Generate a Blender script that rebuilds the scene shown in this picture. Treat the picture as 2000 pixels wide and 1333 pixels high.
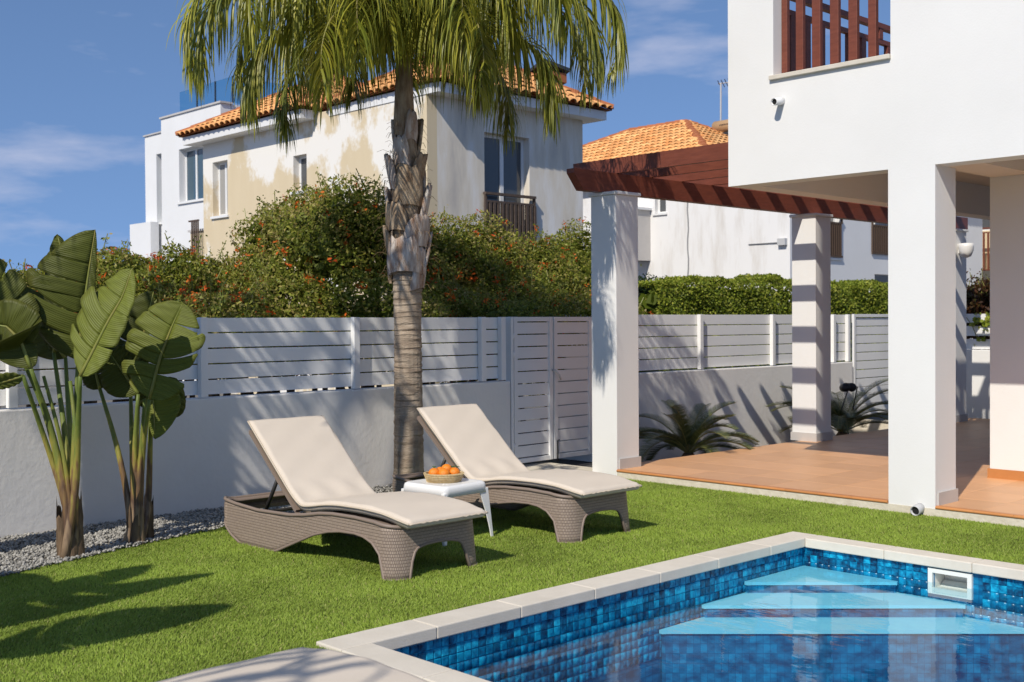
import bpy, bmesh, math, random
import numpy as np
from mathutils import Vector, Matrix
for o in list(bpy.data.objects): bpy.data.objects.remove(o)
S = bpy.context.scene
C = S.collection
R = math.radians
rng = np.random.default_rng(7)
random.seed(7)

# ------------------------------------------------------------------ camera
CAM_H, FPX, TH, ROLL, PITCH = 1.6, 2274.07, .7625, -.00644, -.01582
c_, s_ = math.cos, math.sin
_F = np.array([-c_(TH), s_(TH), 0]); _R = np.array([s_(TH), c_(TH), 0]); _U = np.array([0, 0, 1.])
F2 = _F*c_(PITCH)+_U*s_(PITCH); U2 = _U*c_(PITCH)-_F*s_(PITCH)
R3 = _R*c_(ROLL)+U2*s_(ROLL); U3 = U2*c_(ROLL)-_R*s_(ROLL)
EYE = np.array([0, 0, CAM_H])
def ray(x, y): return F2+R3*(x-1000)/FPX-U3*(y-666.5)/FPX
def onX(x, y, X): d = ray(x, y); return EYE+d*(X/d[0])
def onY(x, y, Y): d = ray(x, y); return EYE+d*(Y/d[1])
def onZ(x, y, z): d = ray(x, y); return EYE+d*((z-CAM_H)/d[2])
def at(x, y, depth): return EYE+ray(x, y)*depth
cam = bpy.data.cameras.new('camera'); camo = bpy.data.objects.new('camera', cam); C.objects.link(camo)
cam.sensor_width = 36; cam.lens = FPX/2000*36; cam.clip_start = .05; cam.clip_end = 3000
camo.matrix_world = Matrix(((R3[0], U3[0], -F2[0], 0), (R3[1], U3[1], -F2[1], 0), (R3[2], U3[2], -F2[2], CAM_H), (0, 0, 0, 1)))
cam.dof.use_dof = True; cam.dof.focus_distance = 9.0; cam.dof.aperture_fstop = 4.5
S.camera = camo

# ------------------------------------------------------------------ sky, sun, exposure
SUN = Vector((-.36, 1.0, -.95)).normalized()
W = bpy.data.worlds.new('World'); S.world = W; W.use_nodes = True
nt = W.node_tree; nt.nodes.clear()
def N(nt, t, **k):
    n = nt.nodes.new(t)
    for a, b in k.items(): setattr(n, a, b)
    return n
wo = N(nt, 'ShaderNodeOutputWorld'); bg = N(nt, 'ShaderNodeBackground')
sky = N(nt, 'ShaderNodeTexSky', sky_type='NISHITA'); sky.sun_disc = False
sky.sun_elevation = math.asin(-SUN.z); sky.sun_rotation = math.atan2(-SUN.x, -SUN.y)
sky.altitude = 1500; sky.air_density = 1.0; sky.dust_density = .0; sky.ozone_density = 4.0
tc = N(nt, 'ShaderNodeTexCoord'); mp = N(nt, 'ShaderNodeMapping'); mp.inputs['Scale'].default_value = (1, 1, 4.2)
mp.inputs['Location'].default_value = (2.6, 1.4, .2)
nz = N(nt, 'ShaderNodeTexNoise'); nz.inputs['Scale'].default_value = 3.1; nz.inputs['Detail'].default_value = 7; nz.inputs['Roughness'].default_value = .56
cr = N(nt, 'ShaderNodeValToRGB'); cr.color_ramp.elements[0].position = .53; cr.color_ramp.elements[1].position = .76
cr.color_ramp.elements[0].color = (0, 0, 0, 1); cr.color_ramp.elements[1].color = (.75, .75, .75, 1)
mx = N(nt, 'ShaderNodeMix', data_type='RGBA'); mx.inputs[7].default_value = (4.6, 4.6, 5.4, 1)
L = nt.links.new
sv = N(nt, 'ShaderNodeSeparateXYZ'); cv = N(nt, 'ShaderNodeCombineXYZ'); zm = N(nt, 'ShaderNodeMath', operation='MULTIPLY_ADD'); zm.inputs[1].default_value = .75; zm.inputs[2].default_value = .25; zx = N(nt, 'ShaderNodeMath', operation='MAXIMUM'); zx.inputs[1].default_value = 0
L(tc.outputs['Generated'], sv.inputs[0]); L(sv.outputs[2], zx.inputs[0]); L(zx.outputs[0], zm.inputs[0]); L(sv.outputs[0], cv.inputs[0]); L(sv.outputs[1], cv.inputs[1]); L(zm.outputs[0], cv.inputs[2]); L(cv.outputs[0], sky.inputs['Vector'])   # clear dry air: no bright band at the horizon
L(tc.outputs['Generated'], mp.inputs['Vector']); L(mp.outputs[0], nz.inputs['Vector']); L(nz.outputs['Fac'], cr.inputs[0])
L(cr.outputs[0], mx.inputs[0]); L(sky.outputs[0], mx.inputs[6]); L(mx.outputs[2], bg.inputs['Color']); L(bg.outputs[0], wo.inputs[0])
bg.inputs['Strength'].default_value = .14
sl = bpy.data.lights.new('sun', 'SUN'); sl.energy = 3.8; sl.angle = R(.5); sl.color = (1, .93, .82)
so = bpy.data.objects.new('sun', sl); C.objects.link(so); so.location = (4, -6, 12)
so.rotation_euler = SUN.to_track_quat('-Z', 'Y').to_euler()
S.view_settings.view_transform = 'Standard'; S.view_settings.look = 'None'; S.view_settings.exposure = 0.16; S.view_settings.gamma = 1
S.view_settings.use_curve_mapping = False
S.render.engine = 'CYCLES'

# ------------------------------------------------------------------ materials
MATS = {}
def mat(name, col=(.5, .5, .5), rough=.6, spec=.4, var=0, vscale=6, col2=None, bump=0, bscale=80, attr=None, trans=0, metal=0, coat=0, objrand=0, detail=4, stretch=None):
    """principled material; noise mixes col and col2, bump from a finer noise"""
    if name in MATS: return MATS[name]
    m = bpy.data.materials.new(name); m.use_nodes = True; MATS[name] = m
    t = m.node_tree; p = t.nodes['Principled BSDF']; out = t.nodes['Material Output']
    p.inputs['Roughness'].default_value = rough; p.inputs['Specular IOR Level'].default_value = spec; p.inputs['Metallic'].default_value = metal
    if coat: p.inputs['Coat Weight'].default_value = coat; p.inputs['Coat Roughness'].default_value = .1
    l = t.links.new
    co = N(t, 'ShaderNodeTexCoord')
    vec = co.outputs['Object']
    if stretch:
        mpn = N(t, 'ShaderNodeMapping'); mpn.inputs['Scale'].default_value = stretch; l(vec, mpn.inputs['Vector']); vec = mpn.outputs[0]
    src = None
    if attr:
        a = N(t, 'ShaderNodeVertexColor', layer_name=attr); src = a.outputs['Color']
    else:
        rgb = N(t, 'ShaderNodeRGB'); rgb.outputs[0].default_value = (*col, 1); src = rgb.outputs[0]
    if col2 is not None:
        nn = N(t, 'ShaderNodeTexNoise'); nn.inputs['Scale'].default_value = vscale; nn.inputs['Detail'].default_value = detail; nn.inputs['Roughness'].default_value = .6
        l(vec, nn.inputs['Vector'])
        rp = N(t, 'ShaderNodeValToRGB'); rp.color_ramp.elements[0].position = .5-max(.02, .25*(1-var)); rp.color_ramp.elements[1].position = .5+max(.02, .25*(1-var))
        l(nn.outputs['Fac'], rp.inputs[0])
        mm = N(t, 'ShaderNodeMix', data_type='RGBA'); l(rp.outputs[0], mm.inputs[0]); l(src, mm.inputs[6]); mm.inputs[7].default_value = (*col2, 1); src = mm.outputs[2]
    if objrand:
        oi = N(t, 'ShaderNodeObjectInfo'); mr = N(t, 'ShaderNodeMapRange'); mr.inputs[3].default_value = 1-objrand; mr.inputs[4].default_value = 1+objrand
        l(oi.outputs['Random'], mr.inputs[0])
        hs = N(t, 'ShaderNodeHueSaturation'); l(mr.outputs[0], hs.inputs['Value']); l(src, hs.inputs['Color']); src = hs.outputs[0]
    l(src, p.inputs['Base Color'])
    if bump:
        bn = N(t, 'ShaderNodeTexNoise'); bn.inputs['Scale'].default_value = bscale; bn.inputs['Detail'].default_value = 4; l(vec, bn.inputs['Vector'])
        bp = N(t, 'ShaderNodeBump'); bp.inputs['Strength'].default_value = bump; bp.inputs['Distance'].default_value = .01
        l(bn.outputs['Fac'], bp.inputs['Height']); l(bp.outputs[0], p.inputs['Normal'])
    if trans:
        tr = N(t, 'ShaderNodeBsdfTranslucent'); l(src, tr.inputs['Color']); ms = N(t, 'ShaderNodeMixShader'); ms.inputs[0].default_value = trans
        l(p.outputs[0], ms.inputs[1]); l(tr.outputs[0], ms.inputs[2]); l(ms.outputs[0], out.inputs['Surface'])
    return m
mat('white_plaster', (.80, .79, .765), .85, .2, col2=(.75, .74, .715), vscale=1.1, bump=.10, bscale=55)
mat('wall_render', (.81, .785, .745), .9, .2, col2=(.74, .715, .675), vscale=1.6, bump=.28, bscale=22)
mat('soffit_paint', (.74, .69, .62), .9, .2, col2=(.70, .65, .58), vscale=1.3, bump=.08)
mat('fence_white', (.83, .825, .81), .45, .4, col2=(.79, .785, .77), vscale=2.5)
mat('skirting', (.56, .53, .50), .5, .4, col2=(.50, .475, .45), vscale=5)
mat('brown_wood', (.21, .062, .036), .45, .4, col2=(.14, .040, .024), vscale=7, bump=.12, bscale=60, stretch=(1, 6, 6))
mat('brown_beam', (.23, .065, .038), .45, .4, col2=(.15, .042, .025), vscale=7, bump=.12, bscale=60, stretch=(6, 1, 6))
mat('coping', (.70, .64, .545), .75, .3, col2=(.60, .545, .455), vscale=5, bump=.12, bscale=90, objrand=.04)
mat('concrete_pale', (.72, .66, .54), .95, .2, col2=(.56, .50, .39), vscale=14, bump=.5, bscale=40)
mat('terracotta', (.72, .405, .205), .42, .45, col2=(.65, .35, .17), vscale=3.5, bump=.05, bscale=70, objrand=.09)
mat('bullnose_tile', (.58, .255, .085), .38, .5, col2=(.50, .20, .062), vscale=4, objrand=.08)
mat('grout', (.30, .17, .10), .95, .1)
mat('soil', (.11, .075, .05), .95, .1, col2=(.17, .12, .085), vscale=25, bump=.8, bscale=60)
mat('bounce_pale', (.46, .42, .36), .9, .2, col2=(.40, .36, .31), vscale=2, bump=.1)  # for the unseen sheets that bounce light into the garden
mat('asphalt', (.13, .125, .115), .95, .1, col2=(.17, .16, .145), vscale=4, bump=.3)
mat('turf_base', (.085, .115, .020), .95, .1, col2=(.12, .15, .03), vscale=18, bump=.4, bscale=120)
mat('turf_blade', attr='col', rough=.55, spec=.25, trans=.22)
mat('gravel', attr='col', rough=.9, spec=.2, bump=.3, bscale=150)
mat('gravel_base', (.10, .095, .085), .95, .1, col2=(.2, .19, .17), vscale=80, bump=.8, bscale=120)
mat('leaf', attr='col', rough=.5, spec=.35, trans=.4)
mat('flower', attr='col', rough=.6, spec=.2, trans=.35)
mat('palm_leaf', attr='col', rough=.42, spec=.45, trans=.3)
mat('cycad_leaf', attr='col', rough=.4, spec=.45, trans=.12)
mat('rachis', (.20, .22, .05), .5, .4, col2=(.26, .20, .07), vscale=6)
mat('palm_bark', (.44, .355, .265), .95, .1, col2=(.22, .165, .12), vscale=5, bump=.9, bscale=28, stretch=(1, 1, 3.5), var=.2)
mat('palm_boot', (.46, .36, .25), .95, .1, col2=(.20, .13, .08), vscale=9, bump=.9, bscale=35, stretch=(2.5, 2.5, .7), var=.3)
mat('palm_boot_grey', (.58, .54, .49), .95, .1, col2=(.27, .165, .11), vscale=7, bump=.7, bscale=35, stretch=(2.5, 2.5, .6), var=.3)
mat('palm_fibre', (.25, .17, .09), 1, .05)
mat('strel_stem', (.15, .20, .035), .5, .4, col2=(.24, .20, .05), vscale=4, stretch=(3, 3, .6))
mat('strel_base', (.22, .15, .09), .9, .1, col2=(.07, .05, .035), vscale=6, bump=.7, bscale=30, stretch=(4, 4, .6), var=.3)
mat('cushion', (.66, .575, .475), .8, .25, col2=(.62, .54, .445), vscale=3, bump=.06, bscale=250)
mat('piping', (.54, .46, .36), .85, .2)
mat('plastic_white', (.80, .79, .77), .38, .5)
mat('brown_plastic', (.235, .18, .145), .5, .4)
mat('dark_metal', (.03, .027, .025), .45, .5)
mat('orange_skin', (.85, .26, .012), .4, .5, bump=.3, bscale=600, col2=(.80, .20, .01), vscale=14)
mat('orange_leaf', (.04, .12, .02), .4, .5)
mat('straw', (.52, .36, .16), .8, .2, col2=(.62, .50, .30), vscale=60, bump=.6, bscale=120)
mat('glass_dark', (.085, .09, .095), .05, .6)
mat('glass_blue', (.05, .095, .13), .05, .6)
mat('curtain', (.34, .33, .31), .9, .1)
mat('alu_white', (.76, .76, .75), .4, .4)
mat('iron_brown', (.085, .055, .04), .6, .3)
mat('wood_grey', (.13, .095, .075), .8, .2, col2=(.08, .06, .05), vscale=9)
mat('house_white', (.78, .78, .775), .9, .2, col2=(.72, .72, .71), vscale=.7, bump=.08)
mat('house_cream', (.68, .56, .36), .9, .2)
mat('tank_white', (.7, .7, .7), .5, .4)
mat('tank_tan', (.50, .33, .17), .5, .4, col2=(.42, .26, .13), vscale=3)
mat('panel_dark', (.04, .045, .055), .25, .5)
mat('rooftile', (.80, .43, .175), .85, .2, col2=(.68, .29, .095), vscale=1.4, bump=.2, bscale=30, objrand=.18)
mat('rooftile_mass', attr='col', rough=.85, spec=.2)
mat('roof_under', (.30, .13, .055), .9, .1)
mat('ridge_tile', (.42, .155, .065), .85, .2, col2=(.36, .12, .05), vscale=2, objrand=.1)
mat('grey_cable', (.30, .30, .30), .6, .3)
mat('spot_black', (.018, .018, .022), .45, .5)
mat('pipe_grey', (.50, .50, .50), .5, .4)
mat('pipe_shade', (.02, .02, .02), .8, .2)
mat('skimmer_white', (.78, .76, .70), .5, .4)

DOT = []
def schlick(t, f0, f1):
    """reflectance that is the same from both sides of the sheet"""
    l = t.links.new; ge = N(t, 'ShaderNodeNewGeometry'); d = N(t, 'ShaderNodeVectorMath', operation='DOT_PRODUCT'); DOT.append(d)
    l(ge.outputs['Incoming'], d.inputs[0]); l(ge.outputs['Normal'], d.inputs[1]); ab = N(t, 'ShaderNodeMath', operation='ABSOLUTE'); l(d.outputs['Value'], ab.inputs[0])
    su = N(t, 'ShaderNodeMath', operation='SUBTRACT'); su.inputs[0].default_value = 1; l(ab.outputs[0], su.inputs[1]); pw = N(t, 'ShaderNodeMath', operation='POWER'); l(su.outputs[0], pw.inputs[0]); pw.inputs[1].default_value = 5
    ma = N(t, 'ShaderNodeMath', operation='MULTIPLY_ADD'); l(pw.outputs[0], ma.inputs[0]); ma.inputs[1].default_value = f1; ma.inputs[2].default_value = f0; ma.use_clamp = True; return ma
def special_materials():
    # peeling house render: cream flakes over white, streaked
    m = mat('peeling_cream', (.66, .54, .36), .92, .2); t = m.node_tree; p = t.nodes['Principled BSDF']; l = t.links.new
    co = N(t, 'ShaderNodeTexCoord')
    n1 = N(t, 'ShaderNodeTexNoise'); n1.inputs['Scale'].default_value = .55; n1.inputs['Detail'].default_value = 7; n1.inputs['Roughness'].default_value = .62
    mp1 = N(t, 'ShaderNodeMapping'); mp1.inputs['Scale'].default_value = (1, 1, .8); mp1.inputs['Location'].default_value = (3.1, 0, 1.7)
    l(co.outputs['Object'], mp1.inputs[0]); l(mp1.outputs[0], n1.inputs['Vector'])
    r1 = N(t, 'ShaderNodeValToRGB'); r1.color_ramp.elements[0].position = .50; r1.color_ramp.elements[1].position = .55
    l(n1.outputs['Fac'], r1.inputs[0])
    n2 = N(t, 'ShaderNodeTexNoise'); n2.inputs['Scale'].default_value = 1.3; n2.inputs['Detail'].default_value = 5
    mp2 = N(t, 'ShaderNodeMapping'); mp2.inputs['Scale'].default_value = (2.2, 2.2, .35); l(co.outputs['Object'], mp2.inputs[0]); l(mp2.outputs[0], n2.inputs['Vector'])
    ma = N(t, 'ShaderNodeMix', data_type='RGBA'); l(n2.outputs['Fac'], ma.inputs[0]); ma.inputs[6].default_value = (.60, .49, .32, 1); ma.inputs[7].default_value = (.70, .59, .41, 1)
    mb = N(t, 'ShaderNodeMix', data_type='RGBA'); l(r1.outputs[0], mb.inputs[0]); l(ma.outputs[2], mb.inputs[6]); mb.inputs[7].default_value = (.80, .77, .71, 1)
    l(mb.outputs[2], p.inputs['Base Color'])
    # grey stained side of the same house
    m = mat('stained_side', (.62, .6, .57), .92, .2); t = m.node_tree; p = t.nodes['Principled BSDF']; l = t.links.new
    co = N(t, 'ShaderNodeTexCoord'); mp2 = N(t, 'ShaderNodeMapping'); mp2.inputs['Scale'].default_value = (1.4, 1.4, .3)
    n2 = N(t, 'ShaderNodeTexNoise'); n2.inputs['Scale'].default_value = 1.4; n2.inputs['Detail'].default_value = 6; n2.inputs['Roughness'].default_value = .65
    l(co.outputs['Object'], mp2.inputs[0]); l(mp2.outputs[0], n2.inputs['Vector'])
    rp = N(t, 'ShaderNodeValToRGB'); e = rp.color_ramp.elements; e[0].position = .3; e[0].color = (.52, .48, .43, 1); e[1].position = .68; e[1].color = (.79, .775, .75, 1)
    k = rp.color_ramp.elements.new(.48); k.color = (.69, .63, .53, 1)
    l(n2.outputs['Fac'], rp.inputs[0]); l(rp.outputs[0], p.inputs['Base Color'])
    # white wall with faint rust streaks
    m = mat('streaked_white', (.78, .77, .75), .92, .2); t = m.node_tree; p = t.nodes['Principled BSDF']; l = t.links.new
    co = N(t, 'ShaderNodeTexCoord'); mp2 = N(t, 'ShaderNodeMapping'); mp2.inputs['Scale'].default_value = (1.6, 1.6, .3)
    n2 = N(t, 'ShaderNodeTexNoise'); n2.inputs['Scale'].default_value = 1.1; n2.inputs['Detail'].default_value = 6; n2.inputs['Roughness'].default_value = .65
    l(co.outputs['Object'], mp2.inputs[0]); l(mp2.outputs[0], n2.inputs['Vector'])
    rp = N(t, 'ShaderNodeValToRGB'); e = rp.color_ramp.elements; e[0].position = .34; e[0].color = (.66, .63, .59, 1); e[1].position = .5; e[1].color = (.79, .78, .765, 1)
    l(n2.outputs['Fac'], rp.inputs[0]); l(rp.outputs[0], p.inputs['Base Color'])
    # wicker-look resin, woven along the UVs
    m = mat('wicker', (.2, .16, .13), .5, .4); t = m.node_tree; p = t.nodes['Principled BSDF']; l = t.links.new
    uv = N(t, 'ShaderNodeUVMap', uv_map='UVMap')
    br = N(t, 'ShaderNodeTexBrick'); br.offset = .5; br.inputs['Scale'].default_value = 1; br.inputs['Brick Width'].default_value = .011; br.inputs['Row Height'].default_value = .020
    br.inputs['Mortar Size'].default_value = .0024; br.inputs['Mortar Smooth'].default_value = .8
    br.inputs['Color1'].default_value = (.40, .315, .25, 1); br.inputs['Color2'].default_value = (.34, .265, .21, 1); br.inputs['Mortar'].default_value = (.16, .12, .095, 1)
    l(uv.outputs[0], br.inputs['Vector']); l(br.outputs['Color'], p.inputs['Base Color'])
    iv = N(t, 'ShaderNodeMath', operation='SUBTRACT'); iv.inputs[0].default_value = 1; l(br.outputs['Fac'], iv.inputs[1])
    bp = N(t, 'ShaderNodeBump'); bp.inputs['Strength'].default_value = .8; bp.inputs['Distance'].default_value = .004; l(iv.outputs[0], bp.inputs['Height']); l(bp.outputs[0], p.inputs['Normal'])
    # glazed blue pool mosaic: one colour per tile, cloudy glaze
    for nm, src in (('pool_tile', 'obj'), ('pool_tile_mass', 'attr')):
        m = mat(nm, (.02, .15, .3), .26, .45); t = m.node_tree; p = t.nodes['Principled BSDF']; l = t.links.new
        co = N(t, 'ShaderNodeTexCoord'); n1 = N(t, 'ShaderNodeTexNoise'); n1.inputs['Scale'].default_value = 30; n1.inputs['Detail'].default_value = 3
        oi = N(t, 'ShaderNodeObjectInfo'); ad = N(t, 'ShaderNodeVectorMath', operation='ADD')
        if src == 'obj': l(co.outputs['Object'], ad.inputs[0]); l(oi.outputs['Location'], ad.inputs[1]); val = oi.outputs['Random']
        else:
            l(co.outputs['Object'], ad.inputs[0]); a = N(t, 'ShaderNodeVertexColor', layer_name='col'); val = a.outputs['Color']
        l(ad.outputs[0], n1.inputs['Vector'])
        ms = N(t, 'ShaderNodeMath', operation='MULTIPLY_ADD'); ms.inputs[1].default_value = .36
        l(val, ms.inputs[0]); mn = N(t, 'ShaderNodeMath', operation='MULTIPLY'); mn.inputs[1].default_value = .78; l(n1.outputs['Fac'], mn.inputs[0]); l(mn.outputs[0], ms.inputs[2])
        rp = N(t, 'ShaderNodeValToRGB'); e = rp.color_ramp.elements
        e[0].position = .30; e[0].color = (.008, .020, .060, 1); e[1].position = .80; e[1].color = (.012, .42, .66, 1)
        k = e.new(.46); k.color = (.003, .085, .19, 1); k = e.new(.62); k.color = (.004, .21, .40, 1)
        l(ms.outputs[0], rp.inputs[0]); l(rp.outputs[0], p.inputs['Base Color'])
    # pool floor: the same mosaic, with rippled light and dark painted into its colour
    m = mat('pool_floor', (.02, .15, .3), .4, .4); t = m.node_tree; p = t.nodes['Principled BSDF']; l = t.links.new
    co = N(t, 'ShaderNodeTexCoord'); br = N(t, 'ShaderNodeTexBrick'); br.offset = 0; br.inputs['Scale'].default_value = 1; br.inputs['Brick Width'].default_value = .062; br.inputs['Row Height'].default_value = .062
    br.inputs['Mortar Size'].default_value = .003; br.inputs['Color1'].default_value = (.001, .085, .20, 1); br.inputs['Color2'].default_value = (.002, .17, .34, 1); br.inputs['Mortar'].default_value = (.001, .08, .19, 1)
    sx = N(t, 'ShaderNodeSeparateXYZ'); l(co.outputs['Object'], sx.inputs[0]); ge = N(t, 'ShaderNodeNewGeometry'); sn = N(t, 'ShaderNodeSeparateXYZ'); l(ge.outputs['Normal'], sn.inputs[0])
    ab = N(t, 'ShaderNodeMath', operation='ABSOLUTE'); l(sn.outputs[2], ab.inputs[0]); gt = N(t, 'ShaderNodeMath', operation='GREATER_THAN'); gt.inputs[1].default_value = .5; l(ab.outputs[0], gt.inputs[0])
    su = N(t, 'ShaderNodeMath', operation='ADD'); l(sx.outputs[0], su.inputs[0]); l(sx.outputs[1], su.inputs[1]); cv = N(t, 'ShaderNodeCombineXYZ'); l(su.outputs[0], cv.inputs[0]); l(sx.outputs[2], cv.inputs[1])
    mv = N(t, 'ShaderNodeMix', data_type='VECTOR'); l(gt.outputs[0], mv.inputs[0]); l(cv.outputs[0], mv.inputs[4]); l(co.outputs['Object'], mv.inputs[5]); l(mv.outputs[1], br.inputs['Vector'])
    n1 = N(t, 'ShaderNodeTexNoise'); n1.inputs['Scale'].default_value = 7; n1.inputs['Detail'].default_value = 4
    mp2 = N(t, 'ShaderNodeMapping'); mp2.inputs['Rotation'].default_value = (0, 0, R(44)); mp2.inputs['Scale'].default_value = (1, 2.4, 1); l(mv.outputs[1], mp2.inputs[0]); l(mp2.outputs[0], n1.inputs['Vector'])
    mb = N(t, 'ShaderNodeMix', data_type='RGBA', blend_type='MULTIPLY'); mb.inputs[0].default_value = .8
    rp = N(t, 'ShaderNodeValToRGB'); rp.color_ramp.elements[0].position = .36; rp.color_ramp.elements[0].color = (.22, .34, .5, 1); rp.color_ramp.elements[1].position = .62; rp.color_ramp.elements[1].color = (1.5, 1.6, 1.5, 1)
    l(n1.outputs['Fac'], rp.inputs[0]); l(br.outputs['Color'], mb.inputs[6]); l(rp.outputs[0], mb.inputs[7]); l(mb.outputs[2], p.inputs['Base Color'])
    mat('step_pale', (.26, .68, .80), .5, .3, col2=(.21, .61, .76), vscale=12)
    # water: fresnel between a mirror and a clear tinted sheet
    m = bpy.data.materials.new('water'); m.use_nodes = True; MATS['water'] = m; t = m.node_tree; t.nodes.clear(); l = t.links.new
    o = N(t, 'ShaderNodeOutputMaterial'); ms = N(t, 'ShaderNodeMixShader'); tr = N(t, 'ShaderNodeBsdfTransparent'); tr.inputs[0].default_value = (.80, .93, .97, 1)
    gl = N(t, 'ShaderNodeBsdfGlossy'); gl.inputs['Roughness'].default_value = .015; fr = schlick(t, .015, .85)
    co = N(t, 'ShaderNodeTexCoord'); n1 = N(t, 'ShaderNodeTexNoise'); n1.inputs['Scale'].default_value = 3.2; n1.inputs['Detail'].default_value = 3
    mp2 = N(t, 'ShaderNodeMapping'); mp2.inputs['Rotation'].default_value = (0, 0, R(44)); mp2.inputs['Scale'].default_value = (1, 2.6, 1); l(co.outputs['Object'], mp2.inputs[0]); l(mp2.outputs[0], n1.inputs['Vector'])
    bp = N(t, 'ShaderNodeBump'); bp.inputs['Strength'].default_value = .016; bp.inputs['Distance'].default_value = .08
    l(n1.outputs['Fac'], bp.inputs['Height']); l(bp.outputs[0], gl.inputs['Normal']); l(bp.outputs[0], DOT[-1].inputs[1])
    l(fr.outputs[0], ms.inputs[0]); l(tr.outputs[0], ms.inputs[1]); l(gl.outputs[0], ms.inputs[2]); l(ms.outputs[0], o.inputs[0])
    # clear balustrade glass
    m = bpy.data.materials.new('glass_clear'); m.use_nodes = True; MATS['glass_clear'] = m; t = m.node_tree; t.nodes.clear(); l = t.links.new
    o = N(t, 'ShaderNodeOutputMaterial'); ms = N(t, 'ShaderNodeMixShader'); tr = N(t, 'ShaderNodeBsdfTransparent'); tr.inputs[0].default_value = (.64, .85, .93, 1)
    gl = N(t, 'ShaderNodeBsdfGlossy'); gl.inputs['Roughness'].default_value = .02; fr = schlick(t, .04, .8)
    l(fr.outputs[0], ms.inputs[0]); l(tr.outputs[0], ms.inputs[1]); l(gl.outputs[0], ms.inputs[2]); l(ms.outputs[0], o.inputs[0])
    # strelitzia blade: fine lateral veins along the UVs
    m = mat('strel_leaf', attr='col', rough=.5, spec=.28, trans=.30); t = m.node_tree; p = t.nodes['Principled BSDF']; l = t.links.new
    uv = N(t, 'ShaderNodeUVMap', uv_map='UVMap'); wv = N(t, 'ShaderNodeTexWave', wave_type='BANDS', bands_direction='X'); wv.inputs['Scale'].default_value = 24; wv.inputs['Distortion'].default_value = .6
    l(uv.outputs[0], wv.inputs['Vector']); bp = N(t, 'ShaderNodeBump'); bp.inputs['Strength'].default_value = .4; bp.inputs['Distance'].default_value = .006
    l(wv.outputs['Fac'], bp.inputs['Height']); l(bp.outputs[0], p.inputs['Normal'])
special_materials()
def petiole_material():
    # leaf stalk: dry brown sheath at the foot, yellow edge, green above
    m = mat('strel_petiole', (.15, .2, .035), .5, .35, bump=.3, bscale=30, stretch=(4, 4, .5)); t = m.node_tree; p = t.nodes['Principled BSDF']; l = t.links.new
    co = N(t, 'ShaderNodeTexCoord'); sz = N(t, 'ShaderNodeSeparateXYZ'); l(co.outputs['Object'], sz.inputs[0]); n = N(t, 'ShaderNodeTexNoise'); n.inputs['Scale'].default_value = 14; mp = N(t, 'ShaderNodeMapping'); mp.inputs['Scale'].default_value = (1.5, 1.5, .35); l(co.outputs['Object'], mp.inputs[0]); l(mp.outputs[0], n.inputs['Vector'])
    a = N(t, 'ShaderNodeMath', operation='MULTIPLY_ADD'); a.inputs[1].default_value = 1.1; l(n.outputs['Fac'], a.inputs[0]); l(sz.outputs[2], a.inputs[2]); b = N(t, 'ShaderNodeMath', operation='MULTIPLY_ADD'); b.inputs[1].default_value = .5; b.inputs[2].default_value = -.2; l(a.outputs[0], b.inputs[0])
    r = N(t, 'ShaderNodeValToRGB'); e = r.color_ramp.elements; e[0].position = .12; e[0].color = (.26, .18, .11, 1); e[1].position = .62; e[1].color = (.12, .165, .03, 1)
    for q, c in ((.22, (.10, .06, .04, 1)), (.32, (.20, .12, .05, 1)), (.40, (.30, .26, .05, 1)), (.50, (.18, .20, .04, 1))): k = e.new(q); k.color = c
    l(b.outputs[0], r.inputs[0]); l(r.outputs[0], p.inputs['Base Color'])
petiole_material()

# ------------------------------------------------------------------ helpers
def tag(o, label=None, cat=None, group=None, kind=None):
    if label: o['label'] = label
    if cat: o['category'] = cat
    if group: o['group'] = group
    if kind: o['kind'] = kind
    return o
def link(o, parent=None, inv=True):
    C.objects.link(o)
    if parent is not None:
        o.parent = parent
        if inv: o.matrix_parent_inverse = WORLD.get(parent.name, Matrix.Identity(4)).inverted()
    return o
WORLD = {}
def root(name, loc, label, cat, group=None):
    o = bpy.data.objects.new(name, None); C.objects.link(o); o.location = loc; o.empty_display_size = .2
    WORLD[o.name] = Matrix.Translation(Vector(loc)); return tag(o, label, cat, group)
def setmats(me, m):
    for k in (m if isinstance(m, (list, tuple)) else [m]): me.materials.append(MATS[k])
def meshobj(name, v, f, m, parent=None, smooth=False, inv=True, cols=None, midx=None):
    me = bpy.data.meshes.new(name); me.from_pydata([tuple(p) for p in v], [], [tuple(q) for q in f]); setmats(me, m)
    if midx is not None: me.polygons.foreach_set('material_index', midx)
    if smooth: me.polygons.foreach_set('use_smooth', [True]*len(me.polygons))
    if cols is not None:
        a = me.color_attributes.new('col', 'FLOAT_COLOR', 'POINT'); c4 = np.ones((len(v), 4), np.float32); c4[:, :3] = cols; a.data.foreach_set('color', c4.ravel())
    me.update(); return link(bpy.data.objects.new(name, me), parent, inv)
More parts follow.
